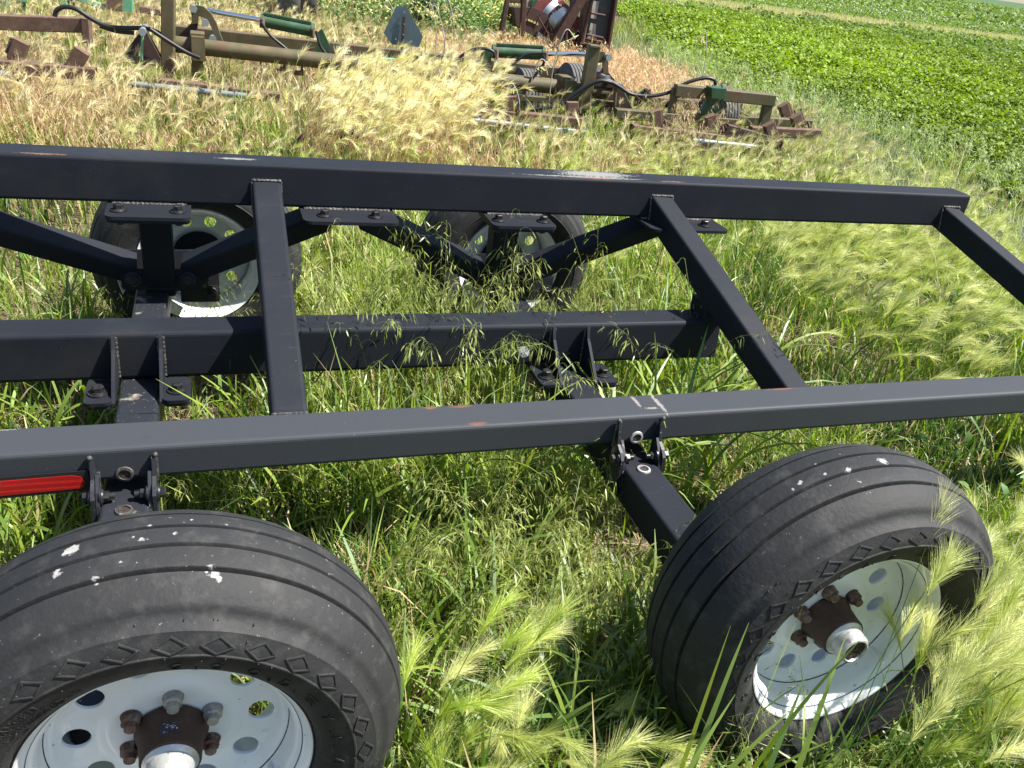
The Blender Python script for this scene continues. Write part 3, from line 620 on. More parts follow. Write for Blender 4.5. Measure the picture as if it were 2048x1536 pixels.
# triangular hinge plates and pins
for ap, l, r_, Y in (((286, 61), (240, 112), (322, 122), 6.45), ((1233, 170), (1188, 228), (1266, 230), 6.35)):
    plate('hinge_plate', [(ap[0] - 4, ap[1]), (ap[0] + 2, ap[1] + 2), (ap[0] - 12, r_[1]), (l[0] + 6, l[1] - 2)], Y + .16, .022, 'maroon')
    plate('hinge_plate', [(ap[0] - 3, ap[1] - 2), (ap[0] + 6, ap[1]), (r_[0], r_[1] - 4), (r_[0] - 38, r_[1] - 6)], Y, .022, 'maroon')
    cbar('hinge_edge', (ap[0] - 1, ap[1] + 2), (r_[0] - 38, r_[1] - 2), Y - .03, .02, .03, 'mint' if ap[0] < 600 else 'olive'); cbar('hinge_edge', (ap[0] + 6, ap[1]), (r_[0] + 2, r_[1] - 2), Y + .04, .04, .02, 'green')
    bm = bmesh.new(); q = Vector(cp(ap[0], ap[1], Y)); cyl(bm, q + Vector((0, -.07, 0)), q + Vector((0, .2, 0)), .022, n=12); cyl(bm, q + Vector((0, -.09, 0)), q + Vector((0, -.07, 0)), .03, n=6); obj('hinge_pin', bm, M['zinc'], cult, 40)
    bm = bmesh.new(); tube(bm, cp(l[0] + 4, l[1] + 4, Y + .02), cp(r_[0], r_[1] + 4, Y + .02), .10, .05, .006); obj('hinge_base', bm, M['olive'], cult)
for u, v, Y in ((1212, 113, 6.48), (1191, 134, 6.48), (1209, 155, 6.4), (387, 16, 6.83), (411, 44, 6.83), (425, 76, 6.83)):
    bm = bmesh.new(); q = Vector(cp(u, v, Y)); cyl(bm, q + Vector((0, -.05, 0)), q + Vector((0, .06, 0)), .022, n=14); cyl(bm, q + Vector((0, -.068, 0)), q + Vector((0, -.05, 0)), .03, n=6); obj('pin', bm, M['zinc'], cult, 40)
# outer wing boom
cbar('boom', (1350, 180), (1546, 200), 6.2, .095, .095, 'olive'); cpost('boom_leg', (1539, 192), (1523, 266), 6.2, .085, .06, 'olive'); cpost('boom_leg', (1351, 176), (1338, 246), 6.22, .06, .05, 'olive')
plate('boom_plate', [(1418, 173), (1447, 175), (1447, 196), (1418, 194)], 6.1, .13, 'green')
for u in (1423, 1443):
    bm = bmesh.new(); pts = [cp(u, 178, 6.3), cp(u + 2, 172, 6.2), cp(u + 3, 178, 6.08), cp(u + 3, 196, 6.08), cp(u - 2, 206, 6.1)]; sweep(bm, pts, .011); obj('u_bolt', bm, M['green'], cult, 50)
cpost('wheel_arm', (1424, 196), (1400, 232), 6.25, .07, .05, 'green')
for a, b, Y in (((1326, 240), (1352, 258), 5.9), ((1466, 216), (1500, 236), 6.4), ((1276, 188), (1312, 214), 6.7), ((1216, 232), (1228, 246), 6.3)): cbar('strut', a, b, Y, .035, .03, 'olive')
cpost('standard', (1211, 232), (1208, 252), 6.3, .03, .05, 'darkrust')
plate('wing_plate', [(1278, 186), (1292, 176), (1300, 178), (1300, 208), (1278, 206)], 6.75, .03, 'green'); plate('wing_plate', [(1290, 178), (1300, 178), (1300, 190), (1290, 190)], 6.7, .06, 'maroon')
# ribbed gauge wheels, tread toward the trailer
for u, v, Y, R_, W_ in ((1048, 196, 7.1, .26, .17), (1141, 188, 7.0, .27, .17), (1437, 228, 6.55, .24, .16)):
    c = Vector(cp(u, v, Y)); bm = bmesh.new(); hw = W_ / 2
    prof = [(R_ * .55, -hw * .7), (R_ * .62, -hw * .95), (R_ * .82, -hw * 1.05), (R_ * .93, -hw * .95)]
    for k in range(5):
        y0 = -hw * .85 + k * hw * .36; prof += [(R_ * .99, y0), (R_, y0 + hw * .13), (R_ * .99, y0 + hw * .25), (R_ * .955, y0 + hw * .27), (R_ * .955, y0 + hw * .34)]
    prof += [(R_ * .93, hw * .95), (R_ * .82, hw * 1.05), (R_ * .62, hw * .95), (R_ * .55, hw * .7)]
    lathe(bm, prof, c, axis=0, n=40); wo = obj('gauge_wheel', bm, M['old_tyre'], cult, 30)
    bm = bmesh.new(); lathe(bm, [(.02, -hw * .5), (R_ * .5, -hw * .45), (R_ * .57, -hw * .75), (R_ * .57, hw * .75), (R_ * .5, hw * .45), (.02, hw * .5)], c, axis=0, n=32); obj('gauge_rim', bm, M['mint'], wo, 35)
# hoses
for pts, Y, r_ in (([(110, 33), (112, 22), (128, 14), (152, 18), (180, 36), (212, 52), (245, 56), (290, 57), (318, 66), (350, 90), (392, 112)], 6.55, .017), ([(200, 52), (232, 62), (268, 66)], 6.6, .016), ([(300, 58), (330, 78), (372, 104), (400, 116)], 6.4, .016),
                   ([(522, 44), (540, 70), (575, 100), (600, 125)], 6.85, .012), ([(632, 62), (640, 90), (655, 112)], 6.85, .012), ([(918, 114), (945, 100), (968, 97), (984, 102), (990, 112), (998, 150)], 6.6, .013), ([(1085, 106), (1050, 110), (1010, 142)], 6.6, .013), ([(1086, 110), (1086, 130), (1060, 162)], 6.55, .013),
                   ([(1060, 220), (1110, 212), (1150, 195), (1180, 170), (1210, 160), (1236, 172), (1262, 188), (1300, 192), (1335, 186), (1350, 178), (1378, 164), (1410, 156), (1428, 160), (1431, 170)], 6.25, .015), ([(1128, 206), (1160, 180), (1196, 162), (1226, 166)], 6.2, .015), ([(1330, 214), (1352, 194), (1380, 186)], 6.3, .016),
                   ([(790, 128), (800, 118), (815, 122), (826, 138)], 6.7, .015), ([(812, 118), (838, 122), (862, 130)], 6.75, .015), ([(652, 243), (676, 248), (708, 266), (728, 288), (748, 314)], 5.0, .017), ([(650, 245), (690, 256), (730, 276), (752, 278)], 5.05, .014), ([(612, 268), (592, 286), (572, 302)], 5.0, .018), ([(835, 282), (826, 296), (815, 304)], 5.0, .012)):
    bm = bmesh.new(); sweep(bm, [cp(u, v, Y) for u, v in pts], r_, 10, 7); obj('hose', bm, M['hose'], cult, 60)
bm = bmesh.new(); tube(bm, cp(650, 262, 5.05), cp(690, 266, 5.05), .06, .03, .004); obj('hose_stand', bm, M['green'], cult)
bm = bmesh.new(); tube(bm, cp(685, 264, 5.05), cp(683, 330, 5.05), .03, .03, .004, up=(0, 1, 0)); obj('hose_stand', bm, M['green'], cult)
plate('bracket', [(744, 114), (792, 118), (792, 130), (744, 126)], 6.95, .1, 'mint')
# slow-vehicle sign seen from behind
sg = plate('warning_sign', [(793, 12), (813, 13), (846, 73), (838, 94), (784, 89), (767, 66)], 7.0, .004, 'signback')
bm = bmesh.new(); tube(bm, cp(808, 33, 6.985), cp(804, 100, 6.985), .024, .008, .002, up=(.13, 1, 0)); obj('sign_bracket', bm, M['darkrust'], sg)
bm = bmesh.new(); tube(bm, cp(804, 98, 7.0), cp(803, 118, 7.0), .016, .016, .003, up=(0, 1, 0)); obj('sign_socket', bm, M['zinc'], sg)
bm = bmesh.new()
for u, v in ((808, 24), (791, 78), (821, 82), (808, 48), (806, 69)):
    q = Vector(cp(u, v, 6.99)); cyl(bm, q + Vector((0, -.014, 0)), q, .006, n=8)
obj('rivet', bm, M['zinc'], sg)

# ================================================================== RUSTY HARVESTER beyond
HY = 10.9
def hp(u, v, dY=0.): return aty(u, v, HY + dY)
harv = empty('potato_harvester', (5.0, 10.9, 0))
tag(harv, 'rusty red crop harvester with a dark upright elevator and curved trough', 'harvester')
def hplate(name, px, th, m, dY=0.):
    bm = bmesh.new(); prism(bm, [hp(u, v, dY) for u, v in px], th); return obj(name, bm, M[m], harv)
def hbar(name, a, b, w_, m, dY=0., dYb=None, h_=None):
    bm = bmesh.new(); tube(bm, hp(*a, dY), hp(*b, dY if dYb is None else dYb), w_, h_ or w_, .012); return obj(name, bm, M[m], harv)
el = hplate('elevator', [(1184, -60), (1234, -60), (1212, 96), (1168, 84)], .10, 'belt', -.2)
for px in ([(1186, 2), (1198, 3), (1192, 38), (1181, 36)], [(1181, 46), (1192, 48), (1190, 82), (1174, 78)]):
    bm = bmesh.new(); prism(bm, [hp(u, v, -.262) for u, v in px], .012); obj('slat_board', bm, M['board'], el)
hbar('elevator_rail', (1183, -60), (1160, 86), .075, 'brown', -.27, h_=.16); hbar('elevator_rail', (1238, -60), (1213, 96), .045, 'darkrust', -.27, h_=.16)
for a, b in (((1182, 26), (1210, 31)), ((1174, 69), (1206, 76)), ((1172, 77), (1204, 84))):
    bm = bmesh.new(); cyl(bm, hp(*a, -.33), hp(*b, -.33), .016, n=10); obj('cross_rod', bm, M['darkrust'], el)
bm = bmesh.new()                               # roller chain up the rail and down the side
for k in range(30):
    t = k / 29; q = Vector(hp(1187 - 24 * t, -8 + 90 * t, -.37)); bmesh.ops.create_cube(bm, size=.028, matrix=Matrix.Translation(q))
for k in range(16):
    t = k / 15; q = Vector(hp(1155 - 10 * t, 64 + 38 * t, -.35)); bmesh.ops.create_cube(bm, size=.04, matrix=Matrix.Translation(q) @ Matrix.Rotation(k, 4, 'Y'))
obj('roller_chain', bm, M['darkrust'], harv)
hplate('elevator_foot', [(1163, 84), (1216, 98), (1213, 112), (1162, 104)], .5, 'darkrust', 0.)
hplate('trough', [(1026, 14), (1062, 14), (1100, 32), (1140, 62), (1152, 104), (1104, 102), (1078, 80), (1046, 58), (1030, 50)], .12, 'maroon', -.05)
hplate('trough', [(1022, 14), (1046, 16), (1050, 60), (1028, 52)], .5, 'darkrust', .5)
hplate('trough_liner', [(1075, 62), (1104, 84), (1086, 88), (1072, 74)], .1, 'tin', -.12)
for a, b in (((1040, 60), (1064, 10)), ((1064, 66), (1080, 30)), ((1084, 80), (1098, 40)), ((1096, 92), (1116, 52)), ((1074, 30), (1104, 82)), ((1098, 44), (1122, 90)), ((1118, 96), (1130, 64))): hbar('web_rod', a, b, .022, 'darkrust', -.2)
sh = hplate('shield', [(1109, 2), (1118, -2), (1142, 22), (1166, 50), (1160, 62), (1148, 66), (1128, 40), (1112, 22)], .30, 'wine', .1)
bm = bmesh.new(); sweep(bm, [hp(1124, 40, -.1), hp(1126, 26, -.12), hp(1133, 21, -.12), hp(1138, 30, -.1)], .012); obj('handle', bm, M['board'], sh, 50)
bm = bmesh.new(); cyl(bm, hp(1096, 22, .1), hp(1122, 48, -.05), .19, n=28); obj('drum', bm, M['tin'], harv, 40)
bm = bmesh.new(); cyl(bm, hp(1104, 30, .06), hp(1110, 36, .03), .20, n=28); obj('drum_band', bm, M['darkrust'], harv, 40)
bm = bmesh.new(); cyl(bm, hp(1076, 14, .2), hp(1084, 18, .05), .16, n=24); cyl(bm, hp(1072, 20, .2), hp(1078, 22, .0), .13, n=24); obj('pulley', bm, M['wine'], harv, 40)
hplate('guard', [(1058, 14), (1064, 0), (1074, -2), (1066, 14)], .1, 'green')
hbar('strut', (1172, -24), (1104, 90), .10, 'darkrust', -.45); hbar('strut', (1176, -18), (1133, 56), .075, 'darkrust', -.45); hbar('strut', (1133, 56), (1130, 98), .04, 'darkrust', -.45)
hbar('frame_post', (1020, -30), (1003, 62), .06, 'darkrust', -.3); hbar('frame_post', (1049, -30), (1044, 72), .07, 'darkrust', -.3); hbar('frame_post', (1146, -20), (1143, 18), .06, 'darkrust', .4); hbar('frame_bar', (1016, 1), (1050, 3), .05, 'darkrust', -.3)
hbar('ground_bar', (1104, 96), (1150, 104), .05, 'darkrust', -.4)
bm = bmesh.new()
for u, v, a, b in ((1050, 38, 5, 4), (1058, 40, 4, 4), (1063, 42, 4, 4), (1070, 45, 6, 4), (1074, 47, 4, 5)): prism(bm, [hp(u - a / 2, v - b / 2, -.118), hp(u + a / 2, v - b / 2 + .8, -.118), hp(u + a / 2, v + b / 2 + .8, -.118), hp(u - a / 2, v + b / 2, -.118)], .008)
obj('lettering', bm, M['yellow'], harv)
hplate('red_clod', [(1205, 118), (1224, 112), (1226, 122), (1214, 126)], .05, 'brown', -2.9) if False else None

# ================================================================== IMPLEMENTS at the upper left
imp = empty('row_planter', (-.9, 9.9, 0)); tag(imp, 'chalky green old farm implement with rusty plates half hidden in grass', 'implement')
def ip(u, v, Y=9.9): return aty(u, v, Y)
for a, b, w_, m_ in (((130, -14), (212, 16), .06, 'mint'), ((252, -40), (254, 22), .13, 'mint'), ((280, 18), (335, 27), .07, 'brown'), ((8, -20), (14, 14), .10, 'mint'), ((48, -26), (40, 18), .08, 'green'), ((26, -10), (56, -4), .1, 'mint'), ((120, -20), (128, 10), .08, 'mint'), ((-60, -20), (20, -8), .1, 'green')):
    bm = bmesh.new(); tube(bm, ip(*a), ip(*b), w_, w_, .012); obj('frame_bar', bm, M[m_], imp)
bm = bmesh.new(); prism(bm, [ip(219, -20), ip(246, -20), ip(246, 22), ip(212, 16)], .2); obj('side_plate', bm, M['brown'], imp)
bm = bmesh.new(); sweep(bm, [ip(128, 2), ip(140, 4), ip(136, 12), ip(150, 10)], .03); obj('hose', bm, M['hose'], imp, 50)
cart = empty('old_wagon', (2.2, 12.6, 0)); tag(cart, 'dark old farm wagon with worn tyres at the top edge behind the weeds', 'wagon')
for wu, wv, wy in ((578, -16, 11.6), (612, -16, 12.1), (850, -12, 12.6)):
    c = Vector(aty(wu, wv, wy)); bm = bmesh.new(); lathe(bm, [(.2, -.09), (.26, -.12), (.33, -.12), (.365, -.08), (.37, 0), (.365, .08), (.33, .12), (.26, .12), (.2, .09)], c, axis=0, n=40); wo = obj('wheel', bm, M['old_tyre'], cart, 40)
    bm = bmesh.new(); lathe(bm, [(.03, -.05), (.15, -.04), (.2, -.09), (.2, .09), (.15, .04), (.03, .05)], c, axis=0, n=32); obj('rim', bm, M['brown'], wo, 35)
bm = bmesh.new(); tube(bm, (.2, 12.6, .75), (4.6, 13.6, .75), .16, .14, .02); obj('chassis', bm, M['darkrust'], cart)
bm = bmesh.new(); tube(bm, aty(560, -18, 11.9), aty(640, -16, 11.9), .08, .08, .02); obj('axle', bm, M['darkrust'], cart)
bm = bmesh.new(); tube(bm, (.4, 12.9, 1.05), (4.8, 14, 1.05), 1.1, .2, .02); obj('bed', bm, M['darkrust'], cart)

# ================================================================== GRASS, WEEDS, CROP (real blades, awns and leaves)
class Strands:
    def __init__(s): s.v, s.f, s.c, s.n = [], [], [], 0
    def add(s, pts, wd, col, side=None):
        N, K_, _ = pts.shape
        if N == 0: return
        if side is None:
            a = rng.uniform(0, math.tau, N); side = np.stack([np.cos(a), np.sin(a), rng.uniform(-.6, .6, N)], 1)
        if side.ndim == 2: side = np.repeat(side[:, None, :], K_, 1)
        tg = np.gradient(pts, axis=1)
        sd = side - tg * (np.sum(side * tg, 2) / np.maximum(np.sum(tg * tg, 2), 1e-12))[..., None]
        sd /= np.maximum(np.linalg.norm(sd, axis=2), 1e-9)[..., None]
        wd = np.broadcast_to(wd, (N, K_))[..., None] * .5
        vv = np.stack([pts - sd * wd, pts + sd * wd], 2).reshape(-1, 3)
        if col.ndim == 2: col = np.repeat(col[:, None, :], K_, 1)
        cc = np.repeat(col[:, :, None, :], 2, 2).reshape(-1, 3)
        b = s.n + (np.arange(N)[:, None] * K_ + np.arange(K_ - 1)[None]).reshape(-1) * 2
        s.f.append(np.stack([b, b + 1, b + 3, b + 2], 1)); s.v.append(vv.astype(np.float32)); s.c.append(cc.astype(np.float32)); s.n += len(vv)
    def build(s, name, m, smooth=True):
        v = np.concatenate(s.v); f = np.concatenate(s.f).astype(np.int32); c = np.concatenate(s.c)
        me = bpy.data.meshes.new(name); me.vertices.add(len(v)); me.vertices.foreach_set('co', v.ravel())
        me.loops.add(f.size); me.loops.foreach_set('vertex_index', f.ravel()); me.polygons.add(len(f))
        me.polygons.foreach_set('loop_start', np.arange(0, f.size, 4, dtype=np.int32))
        try: me.polygons.foreach_set('loop_total', np.full(len(f), 4, np.int32))
        except Exception: pass
        if smooth: me.polygons.foreach_set('use_smooth', np.ones(len(f), bool))
        at = me.attributes.new('tone', 'FLOAT_COLOR', 'POINT'); at.data.foreach_set('color', np.concatenate([np.clip(c, 0, 1), np.ones((len(c), 1), np.float32)], 1).ravel())
        me.update(calc_edges=True); me.materials.append(m)
        o = bpy.data.objects.new(name, me); return link(o)
def bend(base, az, th, seg):
    """strand from base: th[N,K-1] angles off the vertical toward az, seg[N] length of one step"""
    dx = np.sin(th) * seg[:, None]; dz = np.cos(th) * seg[:, None]
    azk = az[:, None] if az.ndim == 1 else az
    st = np.stack([dx * np.cos(azk), dx * np.sin(azk), dz], 2)
    return np.concatenate([base[:, None, :], base[:, None, :] + np.cumsum(st, 1)], 1)
def hsv_jit(c, n, dv=.2, dh=.08):
    c = np.array(c)[None] * (1 + rng.normal(0, dv, (n, 1))); c = c * (1 + rng.normal(0, dh, (n, 3))); return np.clip(c, .004, .9)
def mixcol(a, b, n, p=1.):
    t = rng.uniform(0, 1, (n, 1)) ** p; return np.array(a)[None] * (1 - t) + np.array(b)[None] * t
# a smooth lumpy field for patchiness
_ph = rng.uniform(0, 6.28, (24,)); _fr = rng.normal(0, 1, (24, 2))
def lump(x, y, s): return sum(np.sin(s * (_fr[i, 0] * x + _fr[i, 1] * y) + _ph[i]) for i in range(24)) / 4.9
def poly(px, z=0.): return np.array([atz(u, v, z)[:2] for u, v in px])
def inside(P, x, y):
    r = np.zeros(len(x), bool); n = len(P)
    for i in range(n):
        (x1, y1), (x2, y2) = P[i], P[(i + 1) % n]
        c = ((y1 > y) != (y2 > y)) & (x < (x2 - x1) * (y - y1) / (y2 - y1 + 1e-12) + x1); r ^= c
    return r
EDGE_Y = [-2, 3.5, 4.3, 5.6, 6.6, 8.4, 9.5, 13.3, 21.7, 60]; EDGE_X = [6.6, 6.6, 6.7, 7.0, 6.9, 7.1, 6.8, 7.5, 10.4, 26]
def edge_x(y): return np.interp(y, EDGE_Y, EDGE_X)
def spread(n, x0, x1, y0, y1, z=.12, m=(260, 200)):
    x = rng.uniform(x0, x1, n); y = rng.uniform(y0, y1, n)
    u, v, dz = project(np.stack([x, y, np.full(n, z)], 1))
    k = (dz > .1) & (u > -m[0]) & (u < 2048 + m[0]) & (v > -m[1]) & (v < 1536 + m[1])
    return x[k], y[k]
def clear(x, y, r=0.):
    """not inside a tyre, a post or an axle"""
    k = np.ones(len(x), bool)
    for cx, y0, y1 in ((0, -.045, .245), (X2, -.045, .245), (.035, 2.085, 2.375), (X2 - .035, 2.085, 2.375)):
        k &= ~((abs(x - cx) < .20 + r) & (y > y0 - r) & (y < y1 + r))
    return k
def under(x, y, r=.04):
    """standing under a beam: kept low"""
    k = np.zeros(len(x), bool)
    for y0, y1 in ((.726, .862), (1.24, 1.36)): k |= (y > y0 - r) & (y < y1 + r)
    for ax in AX: k |= (abs(x - ax) < .07 + r * .6) & (y > .2) & (y < 2.1)
    return k
LIME = (.23, .31, .035); MID = (.11, .195, .03); DEEP = (.045, .10, .02); STRAW = (.56, .47, .25); TAN = (.40, .29, .15); RUST = (.33, .17, .085)

def blades(S_, x, y, h, wd, lean, curl, col, K_=5, az=None, zb=0.):
    n = len(x); az = rng.uniform(0, math.tau, n) if az is None else az
    t = np.linspace(0, 1, K_)[None, :-1] + .5 / K_
    th = lean[:, None] + curl[:, None] * t ** 1.4
    P = bend(np.stack([x, y, np.full(n, zb)], 1), az, th, h / (K_ - 1))
    tw = rng.normal(0, .5, n); sd = np.stack([-np.sin(az + tw), np.cos(az + tw), rng.normal(0, .25, n)], 1)
    prof = np.interp(np.linspace(0, 1, K_), [0, .25, .6, .85, 1], [.8, 1, .85, .5, .06])[None]
    S_.add(P, wd[:, None] * prof, col, sd); return P

# ---- zones, read off where the plants stand
Z_DRY = poly([(-300, 150), (300, 190), (700, 215), (1000, 280), (1330, 340), (1290, 380), (600, 330), (0, 310), (-300, 300)], .15)
Z_DRY2 = poly([(840, 75), (1010, 70), (1180, 110), (1260, 110), (1420, 180), (1390, 215), (1150, 190), (820, 150)], .2)
Z_STRAW = poly([(-400, 10), (380, 0), (1010, -10), (1000, 120), (960, 215), (740, 290), (560, 250), (250, 235), (-300, 220)], .25)
Z_MOUND = poly([(560, 190), (690, 150), (930, 165), (975, 190), (930, 250), (760, 285), (600, 285), (560, 230)], .42)
Z_EDGEG = poly([(1180, 90), (1250, 85), (1480, 190), (1620, 225), (1780, 310), (2100, 470), (2100, 620), (1900, 480), (1700, 340), (1500, 300)], .12)
Z_WEED = poly([(500, -40), (1020, -40), (1030, 90), (900, 100), (660, 60)], .2)
Z_RIGHT = poly([(1470, 500), (1560, 450), (1900, 440), (2060, 560), (2300, 640), (2250, 790), (1640, 770), (1560, 640)], .28)
Z_FARR = poly([(1000, 330), (1650, 300), (1880, 360), (2000, 480), (1900, 520), (1500, 500), (1260, 420)], .26)
Z_BEHIND = poly([(1360, 880), (1560, 880), (1640, 900), (1540, 950), (1400, 1010), (1350, 950)], .24)
Z_FRONTR = poly([(1800, 1150), (1960, 1060), (2200, 950), (2300, 1500), (2100, 1700), (1830, 1600), (1760, 1330)], .26)
Z_FRONTM = poly([(770, 1330), (850, 1290), (1050, 1290), (1130, 1390), (1180, 1560), (1150, 1700), (760, 1700)], .24)
Z_CHEAT = poly([(600, 700), (1130, 690), (1200, 760), (1560, 740), (1600, 790), (640, 850)], .25)
Z_CHEAT2 = poly([(840, 930), (1230, 880), (1320, 950), (1330, 1230), (1250, 1330), (1040, 1280), (860, 1150)], .22)

# ---- short leafy sward everywhere (nearest first)
G = Strands()
def sward(n, x0, x1, y0, y1, hs, ws, K_, dry=.12, m=(260, 200)):
    x, y = spread(n, x0, x1, y0, y1, m=m); k = clear(x, y) & (x < edge_x(y) - .1 + .35 * lump(x, y, 2.)); k &= rng.uniform(0, 1, len(x)) < np.clip(.85 + .5 * lump(x, y, 6.5) + .25 * lump(x, y, 15.), .2, 1); x, y = x[k], y[k]; n = len(x)
    L_ = lump(x, y, 2.3); L2 = lump(x, y, 7.)
    h = hs * np.exp(rng.normal(0, .38, n)) * (1 + .25 * L_ + .35 * lump(x, y, 5.)); h = np.clip(h, .03, .6); h = np.where(under(x, y), np.minimum(h, .2), h)
    col = np.where((L2 > .3)[:, None], mixcol(DEEP, MID, n), mixcol(MID, LIME, n)); lime = rng.uniform(0, 1, n) < .34 + .3 * L_; col[lime] = mixcol(LIME, (.27, .34, .07), int(lime.sum()))
    d = inside(Z_DRY, x, y) | inside(Z_DRY2, x, y) | inside(Z_STRAW, x, y)
    pd = np.where(d, np.clip(.5 + .35 * lump(x, y, 1.9), .15, .8), dry + .12 * (L2 > .5)); q = rng.uniform(0, 1, n) < pd; col[q] = mixcol(TAN, STRAW, int(q.sum()))
    gap_shade = (lump(x, y, 5.) < -.35) & (rng.uniform(0, 1, n) < .6); col[gap_shade] *= .55  # shade in the low gaps between taller clumps, put into the blade colour
    eg = inside(Z_EDGEG, x, y); col[eg] = mixcol((.17, .22, .09), (.30, .33, .17), int(eg.sum()))
    col *= 1 + rng.normal(0, .12, (n, 1))
    blades(G, x, y, h, ws * np.exp(rng.normal(0, .3, n)), np.abs(rng.normal(.12, .16, n)), np.abs(rng.normal(.7, .55, n)), col, K_)
sward(100000, -2.0, 4.2, -1.1, 1.4, .115, .0062, 5, .08, (1000, 900)); sward(64000, -2.4, 5.4, 1.0, 3.4, .14, .0062, 5, .08, (600, 300)); sward(60000, -3.5, 7.6, 3.2, 7.5, .16, .0075, 4); sward(52000, -7, 11, 7.2, 18, .22, .012, 3)
# dead thatch lying on the soil
def thatch(n, x0, x1, y0, y1):
    x, y = spread(n, x0, x1, y0, y1); k = clear(x, y, -.1); x, y = x[k], y[k]; n = len(x)
    blades(G, x, y, rng.uniform(.08, .22, n), rng.uniform(.0015, .0035, n), rng.uniform(1.15, 1.5, n), rng.uniform(-.1, .3, n), mixcol(TAN, STRAW, n) * rng.uniform(.5, 1., (n, 1)), 3, zb=.012)
thatch(30000, -1.2, 4.5, -.75, 3.4)
o = G.build('sward_grass', M['grass']); tag(o, 'short bright green and dry leafy grass covering the ground under the trailer', 'grass', kind='stuff')

# ---- broad arching blades
B = Strands()
def broad(px, n, h=(.25, .45), w_=(.007, .013), z=.1, col=(MID, LIME), az0=None, pts=None):
    if pts is None:
        P = poly(px, z); lo, hi = P.min(0), P.max(0); x = rng.uniform(lo[0], hi[0], n * 3); y = rng.uniform(lo[1], hi[1], n * 3); k = inside(P, x, y) & clear(x, y); x, y = x[k][:n], y[k][:n]
    else: x, y = pts
    n = len(x); hh = rng.uniform(*h, n); hh = np.where(under(x, y, .02), np.minimum(hh, .26), hh)
    az = rng.uniform(0, math.tau, n) if az0 is None else rng.normal(az0, .8, n)
    blades(B, x, y, hh, rng.uniform(*w_, n), np.abs(rng.normal(.18, .15, n)), np.abs(rng.normal(1.35, .6, n)), mixcol(col[0], col[1], n) * (1 + rng.normal(0, .15, (n, 1))), 9, az)
broad([(700, 1000), (1000, 950), (1060, 1250), (820, 1300)], 75); broad([(980, 1240), (1480, 1230), (1560, 1600), (900, 1700)], 340, (.2, .42), (.008, .015), .1, (DEEP, LIME)); broad([(760, 1250), (1000, 1250), (1100, 1600), (760, 1700)], 90, (.2, .34)); broad([(1230, 760), (1500, 700), (1560, 780), (1250, 820)], 60, (.42, .64), (.009, .014), .1)
broad([(-200, 940), (170, 1010), (150, 1100), (-200, 1100)], 60, (.2, .34)); broad([(440, 790), (560, 770), (560, 840), (440, 840)], 22, (.22, .34)); broad([(-100, 830), (240, 760), (230, 860), (-100, 900)], 42, (.2, .34))
broad([(360, 960), (1260, 890), (1260, 990), (760, 1050), (520, 1050)], 150, (.28, .5)); broad([(1480, 1430), (2100, 1400), (2200, 1750), (1480, 1750)], 170, (.2, .38)); broad([(1960, 850), (2250, 800), (2250, 1000), (2000, 960)], 70, (.2, .36))
broad([(90, 600), (260, 590), (260, 650), (90, 650)], 26, (.22, .36)); broad([(1320, 600), (1420, 560), (1500, 640), (1400, 680)], 40, (.26, .42)); broad([(600, 560), (860, 560), (860, 660), (600, 660)], 60, (.2, .3), (.006, .010))
broad([(1020, 260), (1190, 250), (1280, 300), (1240, 330), (1060, 300)], 110, (.3, .5), (.009, .015)); broad([(1480, 290), (1580, 280), (1600, 320), (1500, 330)], 60, (.35, .6), (.010, .016)); broad([(1040, 200), (1180, 205), (1180, 235), (1040, 230)], 70, (.25, .4), (.009, .014))
broad([(1560, 560), (2100, 520), (2150, 760), (1600, 780)], 120, (.24, .42)); broad([(1000, 380), (1850, 400), (1800, 560), (1100, 540)], 160, (.22, .4)); broad([(1000, 300), (1800, 320), (2000, 480), (1300, 400)], 150, (.25, .42), (.008, .013))
broad(None, 0, (.34, .42), (.010, .013), pts=(np.array([.985, 1.0, 1.03, .93, .40, .46, .35]), np.array([-.11, -.13, -.10, -.12, .42, .30, .35])))
for (u, v) in ((1560, 1220), (1690, 1310), (1735, 1350), (1480, 1350), (1590, 1390), (1440, 1390), (1500, 1280)):
    q = aty(u, v, -.17); n = 1; blades(B, np.array([q[0] + rng.normal(0, .05) - .03]), np.array([-.19]), np.array([q[2] * .92]), np.array([.013]), np.array([.1]), np.array([.75]), mixcol(MID, LIME, 1), 9, np.array([rng.uniform(-.6, .9)]))
n = 95; x = rng.uniform(1.12, 1.72, n); y = rng.uniform(.90, 1.2, n); blades(B, x, y, rng.uniform(.42, .72, n), rng.uniform(.009, .015, n), np.abs(rng.normal(.15, .1, n)), np.abs(rng.normal(1.75, .5, n)), mixcol(MID, LIME, n), 10, rng.normal(.6, 1.3, n))
n = 50; x = rng.uniform(.3, 1.0, n); y = rng.uniform(.95, 1.2, n); blades(B, x, y, rng.uniform(.3, .6, n), rng.uniform(.006, .011, n), np.abs(rng.normal(.12, .1, n)), np.abs(rng.normal(1.3, .5, n)), mixcol(MID, LIME, n), 9)
n = 150; x = rng.uniform(.9, 1.62, n); y = rng.uniform(-.42, -.07, n); blades(B, x, y, rng.uniform(.16, .34, n), rng.uniform(.006, .012, n), np.abs(rng.normal(.2, .15, n)), np.abs(rng.normal(1.2, .6, n)), mixcol(DEEP, LIME, n), 9)
o = B.build('broad_bladed_grass', M['grass']); tag(o, 'broad arching green grass leaves between the trailer wheels', 'grass', kind='stuff')

